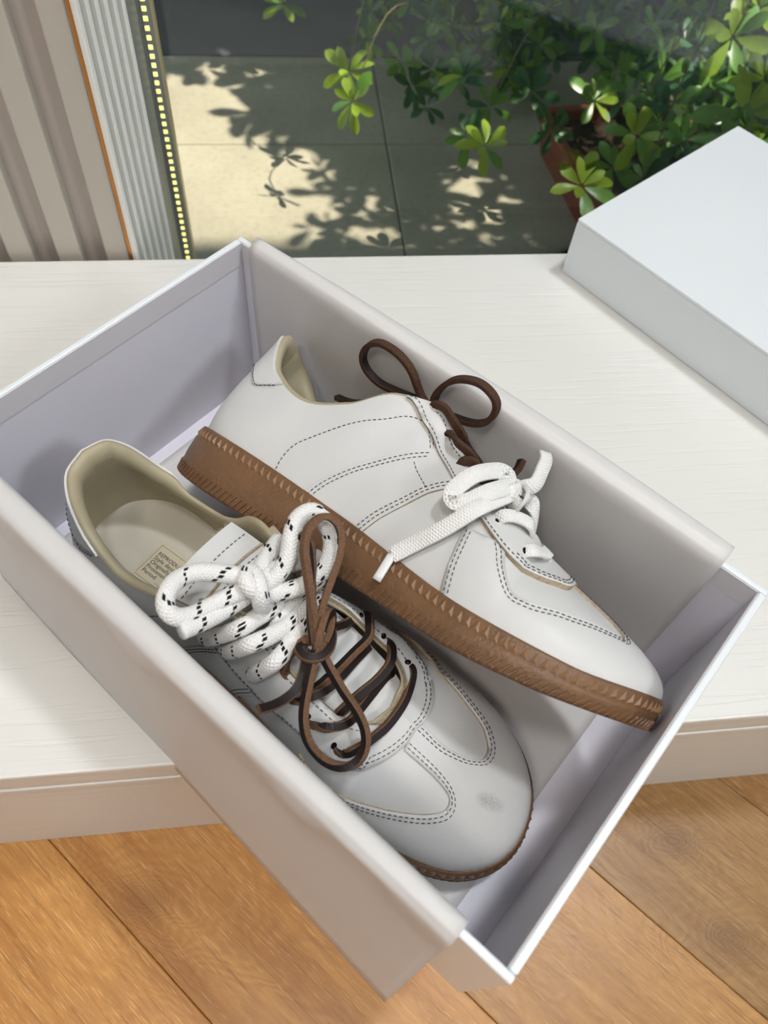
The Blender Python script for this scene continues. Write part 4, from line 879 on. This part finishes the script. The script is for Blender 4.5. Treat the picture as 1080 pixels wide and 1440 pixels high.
ES_NM = [(.36, .985), (.372, .88), (.3834, .54), (.4363, .3938), (.4893, .3822), (.5408, .44), (.5866, .52), (.6252, .5521), (.6452, .5640), (.6638, .5598), (.6838, .5598), (.6996, .5714), (.7139, .6371), (.7282, .7104), (.7439, .7992), (.7597, .9112), (.766, 1.)]
def sides(es0, k0, es1, k1, toe0, toe1, ey0, ey1, seam1):
    mk = lambda es, k, toe, ey, seam: dict(es_line=es, es_split=k, toe_line=toe, st_up=UP, st_lo=LO, st_v=SV, quarter=QU, seam=seam, eyelets=ey)
    return [mk(es0, k0, toe0, ey0, SEAM), mk(es1, k1, toe1, ey1, seam1)]
SEAM_M = [(.604, .27), (.6094, .1853), (.6223, 0.)]
FAR_M = [[0.70956, 0.43418, 0.55499, -0.0723], [-0.6828, 0.22908, 0.69376, 0.16032], [0.17408, -0.87121, 0.459, 0.03255]]
NEAR_M = [[0.74762, 0.66413, -1e-05, -0.12285], [-0.66413, 0.74762, 3e-05, 0.13686], [3e-05, -1e-05, 1.0, 0.00377]]
near, SN, insN = build_shoe('sneaker', 'white leather sneaker lying upright nearest the front, with flecked rope lace', NEAR_M, True, dict(
    tongue=[(.206, 0, .0565, .012, .001), (.19, 0, .0625, .017, .003), (.165, 0, .0735, .019, .005), (.145, .001, .084, .019, .006), (.127, .003, .0965, .020, .007), (.112, .0055, .1010, .022, .005), (.095, .0075, .1012, .0235, .0035)],
    tongue_detail=[36, 32],
    side=sides(ES_NL, 8, ES_NM, 9, TOE_L, TOE_M, [(.42, .93), (.485, .91), (.5622, .9073), (.6109, .93), (.6567, .9189)], [(.43, .60), (.4807, .60), (.5594, .7606), (.5966, .7683), (.6466, .7181)], SEAM_M)))
far, SF, insF = build_shoe('sneaker', 'white leather sneaker tilted against the far wall, with flat white lace', FAR_M, False, dict(
    tongue=[(.206, 0, .0565, .012, .001), (.19, 0, .0625, .017, .003), (.165, 0, .0735, .019, .005), (.145, 0, .084, .019, .006), (.127, 0, .0955, .019, .007), (.118, 0, .0985, .018, .007), (.110, 0, .0985, .018, .007)],
    side=sides(ES_F, 11, ES_F, 11, TOE_F, TOE_F, EYE, EYE, SEAM)))
# scuff on the near toe: grey rubbed marks lying on the leather
# label on the near insole
lb = MB()
lb.box((.0425, -.0165, .0330), (.0900, .0085, .0336))
lab = lb.build('label', [M['lab']], insN, bevel=.0001, seg=1)
def text_geo(s, size, x, y, z, mb, spacing=1.0):
    cu = bpy.data.curves.new('t', 'FONT'); cu.body = s; cu.size = size; cu.space_character = spacing; cu.extrude = .00004; cu.resolution_u = 2
    o = bpy.data.objects.new('t', cu); COL.objects.link(o); dg = bpy.context.evaluated_depsgraph_get(); me = bpy.data.meshes.new_from_object(o.evaluated_get(dg))
    mb.add([(v.co.x + x, v.co.y + y, v.co.z + z) for v in me.vertices], [tuple(p.vertices) for p in me.polygons])
    bpy.data.objects.remove(o); bpy.data.curves.remove(cu); bpy.data.meshes.remove(me)
tx = MB()
for k, s in enumerate(('REPRODUCTION', 'Style description:', 'Originally:', 'Provenance:', 'Period:')):
    text_geo(s, .0034 if k == 0 else .0036, .0462, .0006 - .0031 * k, .03365, tx)
def dashes(x0, y0, x1, y1, z, mb, pitch=.0013):
    d = Vector((x1 - x0, y1 - y0)); n = int(d.length / pitch); e = d.normalized(); c = Vector((-e.y, e.x)) * .00017
    for k in range(n):
        a = Vector((x0, y0)) + e * pitch * k; b = a + e * pitch * .55
        mb.add([(a.x - c.x, a.y - c.y, z), (b.x - c.x, b.y - c.y, z), (b.x + c.x, b.y + c.y, z), (a.x + c.x, a.y + c.y, z)], [(0, 1, 2, 3)])
dashes(.0445, .0065, .088, .0065, .03375, tx); dashes(.0445, .0065, .0445, -.0150, .03375, tx); dashes(.0445, -.0150, .088, -.0150, .03375, tx); dashes(.058, -.0133, .088, -.0133, .03375, tx)
tx.build('print', [M['ink']], insN)

# --- laces
rp = lambda k: tube(pts('N_' + k), ROUND(.0041), ref=None, step=.0016)
ropes = [rp(k) for k in ('rope_loopL', 'rope_tail', 'rope_loopR', 'rope_knot', 'rope_x1', 'rope_x2', 'rope_x3', 'rope_x4', 'rope_x5', 'rope_x6')]
strands('rope_lace', ropes, [M['rope']], near, lambda j: 0, True, 'thick white rope lace with black flecks')
SQ = rect(.0041, .0032); TOEW = (.6, 0, .8); HEELW = (-.6, 0, .8)
def brn(key, ref=None, inward=None, prof=SQ): return tube(pts(key), prof, ref=ref, inward=inward)
cen = lambda key: np.mean(np.array(pts(key)), 0)
items = [brn('N_br_down', (-.5, -.55, .65)), brn('N_br_up', inward=cen('N_br_up')), brn('N_br_tailup', (.3, -.6, .5)), brn('N_br_knot', (0, -.2, 1)), brn('N_br_short', (.6, .6, .2)),
         brn('N_br_tail', (.2, .1, 1), prof=rect(.0044, .0022)), brn('N_br_left', (0, -.3, -1)), brn('N_br_r1', TOEW), brn('N_br_r2', TOEW), brn('N_br_r2b', TOEW), brn('N_br_r3', TOEW), brn('N_br_r3b', HEELW), brn('N_br_r4', TOEW)]
strands('leather_lace', items, [M['brown'], M['suede']], near, lambda j: 0 if j in (0,) else 1, False, 'dark brown leather lace with tan suede edges')
c2 = cen('F_br_l2'); c1 = cen('F_br_l1')
FS = rect(.0044, .0030)
items = [brn('F_br_l1', inward=c1, prof=FS), brn('F_br_l2', inward=c2, prof=FS), brn('F_br_t1', (0, -.6, .6), prof=FS), brn('F_br_e1', (-.3, .8, .9), prof=rect(.0046, .0026)), brn('F_br_e2', (-.3, .8, .9), prof=rect(.0046, .0026)), brn('F_br_e3', (-.3, .8, .9), prof=rect(.0046, .0026)), brn('F_br_t2', (-.6, -.5, .7), prof=FS)]
strands('leather_lace', items, [M['brown'], M['suede_dark']], far, lambda j: 0 if j in (0,) else 1, False, 'dark brown leather lace tied in a loose bow')
FW = rect(.0078, .0016, .0003)
fl_ = lambda k, ref, w=.0078: tube(pts('F_' + k), rect(w, .0016, .0003), ref=ref)
items = [fl_('wh_tail', (.2, -1, .15)), fl_('wh_loop', ((.3, -.9, .35), (.3, -1, .1)), .0085), fl_('wh_up', ((.7, -.5, .3), (.8, -.6, .1))), fl_('wh_back', (-.8, -.4, .2)), fl_('wh_e4', ((.2, -.9, .4), (.3, -.5, .8)), .0066), fl_('wh_e5', ((.2, -.9, .4), (.3, -.5, .8)), .0066), fl_('wh_knot', (.9, -.4, .3), .0060)]
fw = strands('flat_lace', items, [M['flat']], far, lambda j: 0, True, 'flat white woven lace tied in a bow')
items = [tube(pts('F_wh_aglet'), [(a * 1.0, b * .55) for a, b in ROUND(.0022)], ref=(.2, -1, .15), step=.002)]
strands('aglet', items, [M['aglet']], far, lambda j: 0, True, 'clear plastic lace tip', parent=fw)
